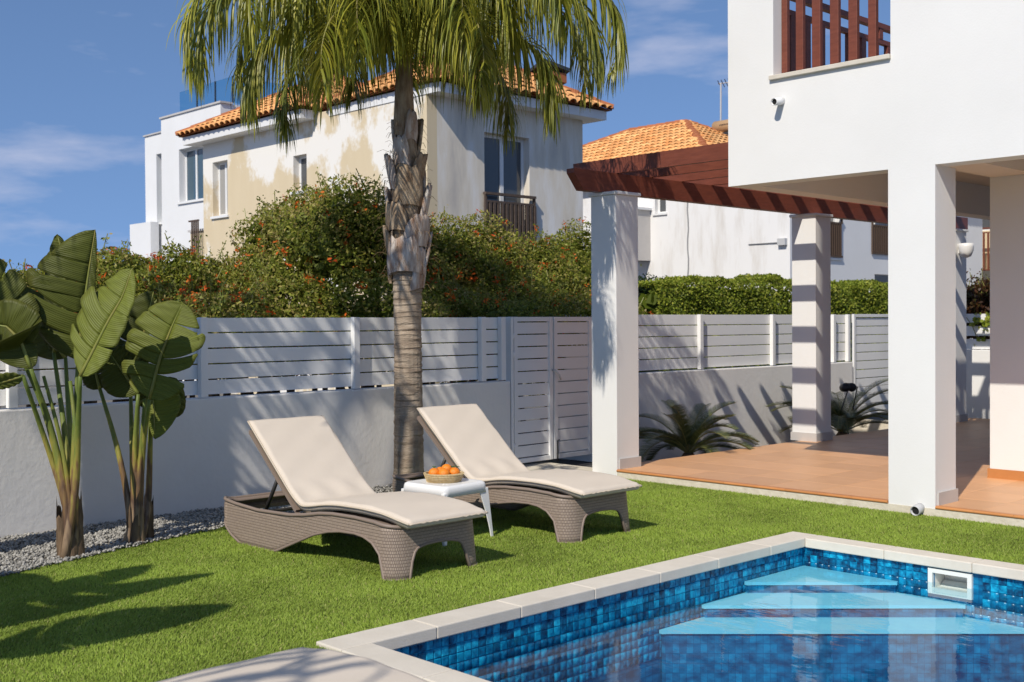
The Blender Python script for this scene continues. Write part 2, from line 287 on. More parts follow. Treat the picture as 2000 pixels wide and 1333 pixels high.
def npmesh(name, V, F, m, parent=None, cols=None, smooth=False, kind=None, inv=True):
    """V (n,3), F (k,3|4) numpy"""
    me = bpy.data.meshes.new(name); V = np.ascontiguousarray(V, np.float32); F = np.ascontiguousarray(F, np.int32); k = F.shape[1]
    me.vertices.add(len(V)); me.vertices.foreach_set('co', V.ravel()); me.loops.add(F.size); me.loops.foreach_set('vertex_index', F.ravel())
    me.polygons.add(len(F)); me.polygons.foreach_set('loop_start', np.arange(0, F.size, k, dtype=np.int32)); me.polygons.foreach_set('loop_total', np.full(len(F), k, np.int32))
    if smooth: me.polygons.foreach_set('use_smooth', np.ones(len(F), bool))
    if cols is not None:
        a = me.color_attributes.new('col', 'FLOAT_COLOR', 'POINT'); c4 = np.ones((len(V), 4), np.float32); c4[:, :3] = cols; a.data.foreach_set('color', c4.ravel())
    setmats(me, m); me.update(calc_edges=True); me.validate()
    o = link(bpy.data.objects.new(name, me), parent, inv)
    if kind: o['kind'] = kind
    return o
class MB:
    def __init__(s): s.v = []; s.f = []; s.c = []
    def add(s, v, f):
        n = len(s.v); s.v += [tuple(p) for p in v]; s.f += [tuple(i+n for i in q) for q in f]; return s
    def box(s, x0, x1, y0, y1, z0, z1):
        return s.add([(x0, y0, z0), (x1, y0, z0), (x1, y1, z0), (x0, y1, z0), (x0, y0, z1), (x1, y0, z1), (x1, y1, z1), (x0, y1, z1)],
                     [(0, 3, 2, 1), (4, 5, 6, 7), (0, 1, 5, 4), (1, 2, 6, 5), (2, 3, 7, 6), (3, 0, 4, 7)])
    def obox(s, c, ex, ey, ez):
        c, ex, ey, ez = map(np.array, (c, ex, ey, ez)); v = [c+a*ex+b*ey+d*ez for d in (-1, 1) for a, b in ((-1, -1), (1, -1), (1, 1), (-1, 1))]
        return s.add(v, [(0, 3, 2, 1), (4, 5, 6, 7), (0, 1, 5, 4), (1, 2, 6, 5), (2, 3, 7, 6), (3, 0, 4, 7)])
    def tube(s, pts, rad, n=8, cap=True):
        pts = [np.array(p, float) for p in pts]; m = len(pts); rad = [rad]*m if np.isscalar(rad) else rad; v = []; f = []; up = None
        for i in range(m):
            d = pts[min(i+1, m-1)]-pts[max(i-1, 0)]; d /= np.linalg.norm(d)+1e-9
            if up is None: up = np.array([0, 0, 1.]) if abs(d[2]) < .9 else np.array([1., 0, 0])
            a = np.cross(d, up); a /= np.linalg.norm(a)+1e-9; b = np.cross(d, a); up = np.cross(a, d)
            for k in range(n): t = 2*math.pi*k/n; v.append(pts[i]+rad[i]*(a*math.cos(t)-b*math.sin(t)))
        for i in range(m-1):
            for k in range(n): f.append((i*n+k, i*n+(k+1) % n, (i+1)*n+(k+1) % n, (i+1)*n+k))
        if cap: f.append(tuple(range(n))[::-1]); f.append(tuple((m-1)*n+k for k in range(n)))
        return s.add(v, f)
    def lathe(s, prof, c=(0, 0, 0), n=24, sx=1, sy=1):
        v = []; f = []; m = len(prof)
        for r, z in prof:
            for k in range(n): t = 2*math.pi*k/n; v.append((c[0]+r*sx*math.cos(t), c[1]+r*sy*math.sin(t), c[2]+z))
        for i in range(m-1):
            for k in range(n): f.append((i*n+k, i*n+(k+1) % n, (i+1)*n+(k+1) % n, (i+1)*n+k))
        f.append(tuple(range(n))[::-1]); f.append(tuple((m-1)*n+k for k in range(n))); return s.add(v, f)
    def build(s, name, m, parent=None, smooth=False, bevel=0, inv=True):
        o = meshobj(name, s.v, s.f, m, parent, smooth, inv)
        if bevel:
            b = o.modifiers.new('bevel', 'BEVEL'); b.width = bevel; b.segments = 2; b.limit_method = 'ANGLE'
        return o
def box(name, x0, x1, y0, y1, z0, z1, m, parent=None, bevel=0, inv=True): return MB().box(x0, x1, y0, y1, z0, z1).build(name, m, parent, bevel=bevel, inv=inv)
def wall(name, axis, pos, thick, a0, a1, z0, z1, holes, m, parent=None):
    """wall with rectangular openings. axis 'Y': face at Y=pos looking to -Y, thickness to +Y; axis 'X': face at X=pos looking to +X, thickness to -X"""
    A = sorted({a0, a1, *[h[0] for h in holes], *[h[1] for h in holes]}); Z = sorted({z0, z1, *[h[2] for h in holes], *[h[3] for h in holes]})
    full = lambda i, j: 0 <= i < len(A)-1 and 0 <= j < len(Z)-1 and not any(h[0] <= A[i] < h[1] and h[2] <= Z[j] < h[3] for h in holes)
    P = (lambda a, d, z: (a, pos+d, z)) if axis == 'Y' else (lambda a, d, z: (pos-d, a, z))
    b = MB(); q = lambda *p: b.add(p, [(0, 1, 2, 3)])
    for i in range(len(A)-1):
        for j in range(len(Z)-1):
            if not full(i, j): continue
            l, r, d, u = A[i], A[i+1], Z[j], Z[j+1]; t = thick
            q(P(l, 0, d), P(r, 0, d), P(r, 0, u), P(l, 0, u)); q(P(r, t, d), P(l, t, d), P(l, t, u), P(r, t, u))
            if not full(i-1, j): q(P(l, t, d), P(l, 0, d), P(l, 0, u), P(l, t, u))
            if not full(i+1, j): q(P(r, 0, d), P(r, t, d), P(r, t, u), P(r, 0, u))
            if not full(i, j-1): q(P(l, t, d), P(r, t, d), P(r, 0, d), P(l, 0, d))
            if not full(i, j+1): q(P(l, 0, u), P(r, 0, u), P(r, t, u), P(l, t, u))
    o = b.build(name, m, parent)
    bm = bmesh.new(); bm.from_mesh(o.data); bmesh.ops.remove_doubles(bm, verts=bm.verts, dist=1e-5); bmesh.ops.recalc_face_normals(bm, faces=bm.faces); bm.to_mesh(o.data); bm.free()
    return o
def inst(name, me, M, parent, world=True):
    o = bpy.data.objects.new(name, me); link(o, parent, inv=world); o.matrix_basis = M; return o
def copy_tree(o, parent=None):
    c = o.copy(); C.objects.link(c); c.parent = parent; c.matrix_parent_inverse = o.matrix_parent_inverse.copy()
    for ch in list(o.children): copy_tree(ch, c)
    return c
def rot_mat(ex, ey, ez, p): return Matrix(((ex[0], ey[0], ez[0], p[0]), (ex[1], ey[1], ez[1], p[1]), (ex[2], ey[2], ez[2], p[2]), (0, 0, 0, 1)))

# ================================================================== SETTING: ground, lawn, gravel bed
PX0, PX1, PY0, PY1 = -4.66, 2.6, 3.43, 7.38            # pool basin
def sheet(name, x0, x1, y0, y1, z, holes, m):
    xs = sorted({x0, x1, *[h[0] for h in holes], *[h[1] for h in holes]}); ys = sorted({y0, y1, *[h[2] for h in holes], *[h[3] for h in holes]}); k = len(xs)
    v = [(x, y, z) for y in ys for x in xs]; f = []
    for j in range(len(ys)-1):
        for i in range(k-1):
            if not any(h[0] <= xs[i] < h[1] and h[2] <= ys[j] < h[3] for h in holes): f.append((j*k+i, j*k+i+1, j*k+i+1+k, j*k+i+k))
    return tag(meshobj(name, v, f, m), kind='structure')
sheet('ground', -900, 900, -900, 900, -.06, [(-4.8, 2.75, 3.3, 7.5), (-9.7, -8.1, 10.2, 16.7)], 'asphalt')
sheet('lawn', -9.0, 4.0, -5.0, 8.99, 0.0, [(-4.84, 2.78, 3.28, 7.52)], 'turf_base')
for a in ((-4.9, 9, -16, 1.0), (2.85, 9, 1.0, 8.9)): tag(meshobj('bounce_sheet', [(a[0], a[2], .006), (a[1], a[2], .006), (a[1], a[3], .006), (a[0], a[3], .006)], [(0, 1, 2, 3)], 'bounce_pale'), kind='structure')  # pale sheets out of view, added to bounce fill light
_ey = [-5, 1, 2.73, 4.0, 4.9, 6.5, 9.2]; _ex = [-6.4, -7.1, -7.60, -8.03, -8.24, -8.42, -8.5]
edge = lambda y: np.interp(y, _ey, _ex)
WALL = lambda y: -8.80-.04*y                              # face of the garden wall along the lane
# gravel bed: base strip + loose stones
ys = np.linspace(-5, 8.7, 60); gv = []; gf = []
for i, y in enumerate(ys): gv += [(WALL(y)+.01, y, .006), (edge(y), y, .006)]
for i in range(59): gf.append((2*i, 2*i+1, 2*i+3, 2*i+2))
tag(meshobj('gravel_bed', gv, gf, 'gravel_base'), kind='structure')
def stones():
    n = 15000; y = rng.uniform(1.6, 8.5, n); y[: n*2//3] = rng.uniform(2.2, 5.6, n*2//3); u = rng.uniform(0, 1, n); x = WALL(y)+.02+u*(edge(y)+.03-WALL(y))
    r = rng.uniform(.007, .017, n); z = .006+r*.35+rng.uniform(0, .018, n)
    base = np.array([(1, 0, 0), (0, 1, 0), (-1, 0, 0), (0, -1, 0), (0, 0, .75), (0, 0, -.75)], float)
    tri = np.array([(0, 1, 4), (1, 2, 4), (2, 3, 4), (3, 0, 4), (1, 0, 5), (2, 1, 5), (3, 2, 5), (0, 3, 5)])
    a = rng.uniform(0, 6.28, n); ca, sa = np.cos(a), np.sin(a); P = base[None]*(1+rng.uniform(-.3, .3, (n, 6, 3)))*r[:, None, None]
    Q = np.stack([P[..., 0]*ca[:, None]-P[..., 1]*sa[:, None], P[..., 0]*sa[:, None]+P[..., 1]*ca[:, None], P[..., 2]], -1)+np.stack([x, y, z], -1)[:, None]
    g = rng.uniform(.17, .45, n); col = np.stack([g*1.03, g*.99, g*.90], -1); col = np.repeat(col[:, None], 6, 1)
    tag(npmesh('gravel', Q.reshape(-1, 3), (tri[None]+6*np.arange(n)[:, None, None]).reshape(-1, 3), 'gravel', cols=col.reshape(-1, 3)), 'pale grey loose gravel strip along the foot of the garden wall', 'gravel', kind='stuff')
stones()
def turf():
    P = []
    def field(x0, x1, y0, y1, dens, test):
        n = int((x1-x0)*(y1-y0)*dens); p = np.stack([rng.uniform(x0, x1, n), rng.uniform(y0, y1, n)], -1); P.append(p[test(p)])
    free = lambda p: (p[:, 0] > edge(p[:, 1])-.02*rng.uniform(0, 1, len(p))) & ~((p[:, 0] > -4.853) & (p[:, 1] > 3.267) & (p[:, 1] < 7.533)) & (p[:, 1] < 8.985)
    field(-8.5, -4.0, 1.6, 5.0, 16000, free); field(-8.5, -4.8, 5.0, 7.6, 12500, free); field(-8.5, -2.4, 7.5, 8.99, 12500, free)
    p = np.concatenate(P); n = len(p)
    h = rng.uniform(.008, .017, n); w = rng.uniform(.0022, .0038, n); a = rng.uniform(0, 6.28, n)
    # combed pile: patches that lean together
    f1 = np.sin(p[:, 0]*3.1+1.3*np.sin(p[:, 1]*2.3))*np.cos(p[:, 1]*2.7+.8*np.sin(p[:, 0]*4.1)); f2 = np.sin(p[:, 0]*9+p[:, 1]*7)*np.sin(p[:, 0]*-6+p[:, 1]*11)
    la = .9*f1+2.2; lx = .006*np.cos(la)+rng.normal(0, .007, n); ly = .006*np.sin(la)+rng.normal(0, .007, n)
    b = np.stack([p[:, 0], p[:, 1], np.full(n, .001)], -1); d = np.stack([np.cos(a)*w, np.sin(a)*w, np.zeros(n)], -1)
    V = np.stack([b-d, b+d, b+np.stack([lx, ly, h*(1+.12*f1)], -1)], 1)
    k = rng.uniform(0, 1, n)[:, None]; col = np.array([.205, .300, .036])*(1-k)+np.array([.30, .385, .062])*k
    col *= (1+.16*f1+.08*f2)[:, None]; straw = rng.uniform(0, 1, n) < .04; col[straw] = np.array([.42, .42, .14])
    V[..., 2] += 0; cc = np.repeat(np.clip(col, 0, 1)[:, None], 3, 1)
    tag(npmesh('turf', V.reshape(-1, 3), np.arange(3*n).reshape(-1, 3), 'turf_blade', cols=cc.reshape(-1, 3)), 'short bright green artificial turf around the pool', 'grass', kind='stuff')
turf()

# ================================================================== POOL
pool = root('swimming_pool', ((PX0+PX1)/2, (PY0+PY1)/2, -1.0), 'rectangular pool lined in blue mosaic with cream stone coping', 'pool')
WZ = -.152
b = MB(); q = lambda *p: b.add(p, [(0, 1, 2, 3)]); D = -.95; T = .012
q((PX0-T, PY0, D), (PX0-T, PY1+T, D), (PX0-T, PY1+T, .0), (PX0-T, PY0, .0))
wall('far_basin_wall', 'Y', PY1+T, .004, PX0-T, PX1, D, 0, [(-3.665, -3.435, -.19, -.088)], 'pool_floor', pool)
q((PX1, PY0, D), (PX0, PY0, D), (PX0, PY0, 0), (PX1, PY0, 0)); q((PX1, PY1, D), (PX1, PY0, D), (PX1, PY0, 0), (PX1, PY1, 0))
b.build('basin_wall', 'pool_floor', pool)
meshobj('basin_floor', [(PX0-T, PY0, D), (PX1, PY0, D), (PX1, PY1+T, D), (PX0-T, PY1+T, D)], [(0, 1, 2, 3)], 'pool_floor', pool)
water = meshobj('water', [(PX0-.01, PY0, WZ), (PX1, PY0, WZ), (PX1, PY1+.01, WZ), (PX0-.01, PY1+.01, WZ)], [(0, 1, 2, 3)], 'water'); tag(water, kind='structure')
# corner steps
for k, (leg, z) in enumerate(((.74, -.185), (1.22, -.262), (1.66, -.345))):
    x0, y1 = PX0+.001, PY1-.001; c = .05; L_ = leg
    out = [(x0, y1), (x0, y1-L_), (x0+c*.55, y1-L_-c*.1), (x0+c, y1-L_+c*.55)] ; out += [(x0+L_-c*.55, y1-c), (x0+L_+c*.1, y1-c*.55), (x0+L_, y1)]
    lo = -.95 if k == 2 else (-.262, -.345)[k]-.0
    m_ = len(out); v = [(x, y, z) for x, y in out]+[(x, y, z-.022) for x, y in out]; f = [tuple(range(m_))]+[(i, i+m_, (i+1) % m_+m_, (i+1) % m_) for i in range(m_)]
    st = meshobj('step', v, f, 'step_pale', pool)
    o2 = [(x0+(x-x0)*.985, y1-(y1-y)*.985) for x, y in out]; v = [(x, y, z-.022) for x, y in o2]+[(x, y, lo) for x, y in o2]
    meshobj('riser', v, [(i, i+m_, (i+1) % m_+m_, (i+1) % m_) for i in range(m_)], 'pool_floor', st)
# mosaic tiles
p_ = .053; g_ = .0020
def tile_mesh(nm):
    h = p_/2-g_/2; t = .006; e = .004
    v = [(-h, -h, 0), (h, -h, 0), (h, h, 0), (-h, h, 0), (-h+e, -h+e, t), (h-e, -h+e, t), (h-e, h-e, t), (-h+e, h-e, t)]
    me = bpy.data.meshes.new(nm); me.from_pydata(v, [], [(4, 5, 6, 7), (0, 1, 5, 4), (1, 2, 6, 5), (2, 3, 7, 6), (3, 0, 4, 7)]); setmats(me, 'pool_tile'); return me
tm = tile_mesh('mosaic_tile'); spots = []
SK = (-3.70, -3.40)
for r_ in range(9):
    zc = -.050-p_*(r_+.5)
    for i in range(75):
        y = PY1-.004-p_*(i+.5)
        if y > PY0+.02: spots.append((r_, (PX0-T, y, zc), 'L', y))
    for i in range(50):
        x = PX0-.004+p_*(i+.5)
        if r_ < 4 and SK[0]-.035 < x < SK[1]+.035: continue
        spots.append((r_, (x, PY1+T, zc), 'F', 9))
near = [s for s in spots if s[0] < 3]; near = near[:300]; rest = [s for s in spots if s not in near]
def tmat(s): return rot_mat((0, 1, 0), (0, 0, 1), (1, 0, 0), s[1]) if s[2] == 'L' else rot_mat((1, 0, 0), (0, 0, 1), (0, -1, 0), s[1])
for s in near: inst('tile', tm, tmat(s), pool)
V = []; Fc = []; cl = []
tv = np.array([v.co for v in tm.vertices]); tf = [tuple(p.vertices) for p in tm.polygons]
for s in rest:
    M = np.array(tmat(s)); n0 = len(V)*8; V.append(tv@M[:3, :3].T+M[:3, 3]); Fc += [tuple(i+n0 for i in f) for f in tf]; cl += [[random.random()]*3]*8
npmesh('mosaic', np.concatenate(V), np.array(Fc), 'pool_tile_mass', pool, cols=np.array(cl), kind='stuff')
# skimmer
sk = wall('skimmer', 'Y', PY1-.012, .03, SK[0], SK[1], -.225, -.058, [(SK[0]+.03, SK[1]-.03, -.185, -.085)], 'skimmer_white', pool)
b = MB(); x0, x1, z0, z1, y0, y1 = SK[0]+.035, SK[1]-.035, -.19, -.088, PY1+.016, PY1+.16
for a in (((x0, y0, z0), (x0, y1, z0), (x0, y1, z1), (x0, y0, z1)), ((x1, y1, z0), (x1, y0, z0), (x1, y0, z1), (x1, y1, z1)), ((x0, y1, z0), (x1, y1, z0), (x1, y1, z1), (x0, y1, z1)), ((x0, y0, z1), (x0, y1, z1), (x1, y1, z1), (x1, y0, z1)), ((x0, y0, z0), (x1, y0, z0), (x1, y1, z0), (x0, y1, z0))): b.add(a, [(0, 1, 2, 3)])
b.build('skimmer_throat', 'skimmer_white', sk)
MB().obox(((x0+x1)/2, y0+.09, -.175), (.11, 0, 0), (0, .004, .0), (0, .03, .02)).build('skimmer_flap', 'skimmer_white', sk)
# coping stones, inner edge rounded
def coping(x0, x1, y0, y1, side):
    o = box('coping_stone', x0, x1, y0, y1, -.046, .022, 'coping', pool, bevel=.007); return o
g = .0010; n = 7; L0, L1 = 3.268, 7.532; w = (L1-L0)/n
for i in range(n): coping(-4.85, -4.636, L0+i*w+g, L0+(i+1)*w-g, 'L')
x = -4.634
while x < 2.7: coping(x+g, x+.62-g, 7.354, 7.532, 'F'); coping(x+g, x+.62-g, 3.268, 3.452, 'N'); x += .62

# ================================================================== PATIO
patio = root('patio', (-3, 13, 0), 'raised terrace paved with terracotta coloured tiles beside the villa', 'terrace')
PZ = .088
box('patio_slab', -8.14, 3, 9.012, 17.55, -.3, PZ-.012, 'grout', patio)
box('patio_edge', -7.87, 3, 8.996, 9.011, -.05, PZ-.024, 'concrete_pale', patio)
t_ = .5; tme = {}
def ptile(dx, dy):
    k = (round(dx, 3), round(dy, 3))
    if k not in tme:
        b = MB(); hx, hy, e = dx/2-.002, dy/2-.002, .002
        v = [(-hx, -hy, 0), (hx, -hy, 0), (hx, hy, 0), (-hx, hy, 0), (-hx, -hy, .010), (hx, -hy, .010), (hx, hy, .010), (-hx, hy, .010), (-hx+e, -hy+e, .012), (hx-e, -hy+e, .012), (hx-e, hy-e, .012), (-hx+e, hy-e, .012)]
        me = bpy.data.meshes.new('patio_tile'); me.from_pydata(v, [], [(8, 9, 10, 11)]+[(i+a, (i+1) % 4+a, (i+1) % 4+a+4, i+a+4) for a in (0, 4) for i in range(4)]); setmats(me, 'terracotta'); tme[k] = me
    return tme[k]
for i in range(12):
    for j in range(17):
        x0 = -8.10+i*t_; y0 = 9.05+j*t_; x1, y1 = x0+t_, min(y0+t_, 17.5)
        inst('tile', ptile(x1-x0, y1-y0), Matrix.Translation((( x0+x1)/2, (y0+y1)/2, PZ-.012)), patio)
# rounded nosing tiles on the lawn side (they stop at the columns)
def nosing(x0, x1):
    pr = [(8.984+.02-.02*math.cos(a), PZ-.012+.014*math.sin(a)) for a in np.linspace(-1.4, 1.5, 7)]+[(9.048, PZ+.002), (9.048, PZ-.024)]
    m_ = len(pr); v = [(x, y, z) for x in (x0, x1) for y, z in pr]; f = [(i, (i+1) % m_, (i+1) % m_+m_, i+m_) for i in range(m_)]+[tuple(range(m_))[::-1], tuple(range(m_, 2*m_))]
    return meshobj('nosing_tile', v, f, 'bullnose_tile', patio)
for a, z in ((-7.872, -4.87), (-4.45, -1.6)):
    n = round((z-a)/.33); w = (z-a)/n
    for i in range(n): nosing(a+i*w+.001, a+(i+1)*w-.001)
tag(meshobj('planter_soil', [(-9.9, 10.1, -.21), (-8.0, 10.1, -.21), (-8.0, 16.75, -.21), (-9.9, 16.75, -.21)], [(0, 1, 2, 3)], 'soil'), kind='structure')
tag(meshobj('gate_path', [(-9.3, 8.6, .012), (-8.13, 8.6, .012), (-8.13, 9.4, .012), (-9.3, 9.4, .012)], [(0, 1, 2, 3)], 'concrete_pale'), kind='structure')

# ================================================================== GARDEN WALL + FENCES ALONG THE LANE
WA = math.atan(.04); wd = np.array([-math.sin(WA), math.cos(WA), 0]); wn = np.array([math.cos(WA), math.sin(WA), 0])   # along / outward (towards lawn)
def wp(y, off=0): return np.array([WALL(y), y, 0])+wn*off
gw = root('garden_wall', tuple(wp(3.5, -.1)), 'low grey white rendered wall behind the sun loungers', 'wall')
def slab(name, ya, yb, off0, off1, z0, z1, m, parent, bevel=0, P=wp):
    a, c = P(ya, off0), P(yb, off0); d, e = P(ya, off1), P(yb, off1)
    v = [(p[0], p[1], z) for z in (z0, z1) for p in (a, d, e, c)]
    o = meshobj(name, v, [(0, 3, 2, 1)[::-1], (4, 5, 6, 7)[::-1], (0, 1, 5, 4)[::-1], (1, 2, 6, 5)[::-1], (2, 3, 7, 6)[::-1], (3, 0, 4, 7)[::-1]], m, parent)
    bm = bmesh.new(); bm.from_mesh(o.data); bmesh.ops.recalc_face_normals(bm, faces=bm.faces); bm.to_mesh(o.data); bm.free()
    if bevel: k = o.modifiers.new('bevel', 'BEVEL'); k.width = bevel; k.segments = 2
    return o
slab('wall_body', -4, 8.71, -.2, 0, -.05, .968, 'wall_render', gw, .012)
def fence(label, ya, yb, posts, z0, z1, nsl, P, off, name='slat_fence', grp='white slat fences around the garden', pw=.07, proud=.062, gap=.012):
    fr = root(name, tuple(P((ya+yb)/2, off)+np.array([0, 0, z0])), label, 'fence', grp)
    h = (z1-z0-.012-gap*(nsl-1))/nsl; pr = sorted(posts); ends = [ya]+pr+[yb]
    for i in range(len(ends)-1):
        a, e = ends[i], ends[i+1]
        if e-a < .12: continue
        for k in range(nsl):
            z = z0+.012+k*(h+gap); slab('slat', a+.004, e-.004, off-.028, off+rng.uniform(-.0015, .0015), z, z+h, 'fence_white', fr, .003, P)
    for y in pr: slab('post', y-pw/2, y+pw/2, off+.0035, off+proud, z0-.006, z1+.004, 'fence_white', fr, .004, P)
    return fr
fence('white slat fence on the wall behind the sun loungers', -3.6, 8.69, [-1.5, .12, 1.74, 3.34, 4.97, 6.62, 8.32, 8.62], .985, 1.657, 5, wp, -.07)
# lane gate: two leaves
def gate(label, ya, yb, z0, z1, n, P, off, hinge_left=True, frame=.055):
    g0 = root('slat_gate', tuple(P((ya+yb)/2, off)+np.array([0, 0, z0])), label, 'gate')
    slab('stile', ya, ya+frame, off-.02, off+.025, z0, z1, 'fence_white', g0, .003, P); slab('stile', yb-frame, yb, off-.02, off+.025, z0, z1, 'fence_white', g0, .003, P)
    slab('rail', ya+frame, yb-frame, off-.02, off+.022, z1-.05, z1-.001, 'fence_white', g0, .003, P); slab('rail', ya+frame, yb-frame, off-.02, off+.022, z0, z0+.05, 'fence_white', g0, .003, P)
    h = (z1-z0-.1-.012*(n+1))/n
    for k in range(n): z = z0+.05+.012+k*(h+.012); slab('slat', ya+frame-.002, yb-frame+.002, off-.014, off+.006, z, z+h, 'fence_white', g0, .002, P)
    return g0
ga = gate('white slatted gate leaf next to the end of the garden wall', 8.80, 9.43, .05, 1.662, 11, wp, -.05)
gb = gate('white slatted gate leaf half hidden by the terrace column', 9.455, 10.12, .05, 1.662, 11, wp, -.05)
for y in (8.785,):
    for z in (.25, 1.25, 1.45): MB().tube([wp(y, -.02)+(0, 0, z-.03), wp(y, -.02)+(0, 0, z+.03)], .012, 8).build('hinge', 'fence_white', ga, smooth=True)
MB().tube([wp(9.41, -.018)+(0, 0, 1.06), wp(9.41, .03)+(0, 0, 1.06), wp(9.47, .035)+(0, 0, 1.0), wp(9.50, .03)+(0, 0, .95)], .011, 8).build('handle', 'pipe_grey', ga, smooth=True)
MB().tube([wp(9.475, .0)+(0, 0, .02), wp(9.475, .0)+(0, 0, .26), wp(9.49, .02)+(0, 0, .27)], .009, 8).build('drop_bolt', 'dark_metal', gb, smooth=True)
gp = root('gate_post', tuple(wp(8.76, -.06)), 'slim white post at the hinge side of the gate', 'post')
slab('post_body', 8.735, 8.775, -.10, -.01, 0, 1.662, 'fence_white', gp, .003)
# wall beyond the gate, behind the terrace
RP = lambda y, off=0: np.array([-9.65+off, y, 0.])
gw2 = root('garden_wall', (-9.75, 13.4, 0), 'low rendered wall behind the cycads at the terrace', 'wall')
slab('wall_body', 10.16, 16.72, -.2, 0, -.3, .940, 'wall_render', gw2, .012, RP)
box('bed_edge', -9.649, -8.141, 16.7, 16.8, -.3, .03, 'concrete_pale', gw2)
box('wall_return', -9.86, -9.24, 10.14, 10.32, -.05, .939, 'wall_render', gw2)
fence('white slat fence behind the terrace columns', 10.18, 16.70, [11.3, 12.80, 14.53, 16.2, 16.63], .955, 1.690, 5, RP, -.07)
g2 = gate('far white gate beside the cycad with the garden light', 16.80, 18.1, .05, 1.70, 11, RP, -.05)
# rear boundary
bw = root('rear_wall', (-4, 17.9, 0), 'sunlit white boundary wall at the far end of the terrace', 'wall')
box('wall_body', -9.2, 2.5, 17.75, 17.95, -.05, 1.13, 'white_plaster', bw, .01)
bf = root('slat_fence', (-4, 17.85, 1.13), 'sunlit white fence with open gaps on the rear boundary wall', 'fence', 'white slat fences around the garden')
for z in (1.14, 1.345, 1.55): box('slat', -9.2, 2.5, 17.82, 17.85, z, z+.155 if z < 1.5 else 1.69, 'fence_white', bf, .003)
for x in (-9.1, -7.2, -5.4): box('post', x, x+.07, 17.852, 17.91, 1.135, 1.68, 'fence_white', bf)

# ================================================================== VILLA
VL, VY = -6.48, 9.0; SOF = 2.857; CEIL = 3.22
villa = root('villa', (-2, 13, 0), 'white two storey villa with corner balcony and covered terrace', 'house')
OP = (-5.985, -4.843, 3.81, 5.4)
fw = wall('upper_wall', 'Y', VY, .22, VL, 3.0, SOF, 6.6, [OP], 'white_plaster', villa)
wall('side_parapet', 'X', VL+.22, .22, 9.222, 17.4, SOF, 3.70, [], 'white_plaster', villa)
wall('balcony_room_wall', 'Y', 13.004, .2, -4.39, 3.0, 3.45, 6.6, [], 'white_plaster', villa)
box('balcony_floor', VL+.222, 3.0, 9.222, 17.4, CEIL, 3.44, 'soffit_paint', villa)
box('roof_slab', -3.6, 3.0, 9.225, 17.4, 6.3, 6.58, 'white_plaster', villa)
box('balcony_side_wall', -4.6, -4.4, 9.222, 13.0, 3.442, 6.29, 'white_plaster', villa)
box('ceiling_beam', -4.86, -4.46, 9.362, 10.96, 2.95, CEIL-.002, 'soffit_paint', villa)
col = box('column', -4.866, -4.454, VY, 9.36, -.04, SOF, 'white_plaster', villa)
box('skirting', -4.453, -4.439, 9.03, 9.374, PZ, PZ+.105, 'skirting', col); box('skirting', -4.88, -4.867, 9.03, 9.374, PZ, PZ+.105, 'skirting', col)
pier = box('pier_wall', -4.885, 2.0, 10.97, 11.25, PZ, CEIL-.003, 'white_plaster', villa, .006)
box('skirting', -4.9, 2.0, 10.955, 10.969, PZ, PZ+.09, 'bullnose_tile', pier)
box('rear_room_wall', -4.2, 3, 16.6, 16.8, PZ, CEIL-.004, 'white_plaster', villa)
sill = box('window_sill', OP[0]-.03, OP[1]+.004, VY-.035, VY+.215, 3.772, 3.812, 'coping', villa, .005)
# balcony slats in the front opening
z0 = 3.813
fb = box('balcony_screen', OP[0]+.006, OP[1]-.006, VY+.12, VY+.17, z0, z0+.035, 'brown_wood', villa)
for dx, ws in ((.006, .06), (.155, .075), (.32, .085), (.50, .085), (.68, .085), (.868, .075), (1.117, .02)): x = OP[0]+dx; box('slat', x, x+ws, VY+.122, VY+.168, z0+.036, 5.38, 'brown_wood', fb, .004)
# railing along the balcony side
br = box('side_railing', VL+.05, VL+.12, 9.24, 17.3, 4.755, 4.81, 'brown_beam', villa)
box('rail', VL+.06, VL+.11, 9.24, 17.3, 4.59, 4.64, 'brown_beam', br); box('rail', VL+.06, VL+.11, 9.24, 17.3, 3.74, 3.79, 'brown_beam', br)
y = 9.35
while y < 17.2: box('baluster', VL+.062, VL+.108, y, y+.085, 3.791, 4.589, 'brown_beam', br); y += .27
for y in (10.35, 11.6, 12.85, 14.1, 15.35, 16.6): box('rail_post', VL+.055, VL+.115, y, y+.07, 4.641, 4.754, 'brown_beam', br)
for y in (9.24, 10.45, 11.7, 12.92, 14.2, 15.4, 17.2): box('rail_foot', VL+.062, VL+.108, y, y+.06, 3.70, 3.739, 'brown_beam', br)
# overflow pipe on the wall and drain pipe at the foot of the column
def spout(name, x, z, r, l, m, tilt=-.2):
    p0 = np.array([x, VY+.02, z]); p1 = np.array([x, VY-l, z+tilt*l]); d = (p1-p0)/np.linalg.norm(p1-p0)
    o = MB().tube([p0, p1], r, 18, False).build(name, m, villa, smooth=True); sd = o.modifiers.new('t', 'SOLIDIFY'); sd.thickness = r*.16; sd.offset = -1
    MB().tube([p0+d*.01, p1-d*.015], r*.80, 18).build('pipe_shade_plug', 'pipe_shade', o, smooth=False)  # near-black plug standing for the shade in the hollow pipe
spout('overflow_pipe', -5.945+.05, 3.575, .029, .13, 'alu_white'); spout('drain_pipe', -4.586, .06, .036, .09, 'pipe_grey')

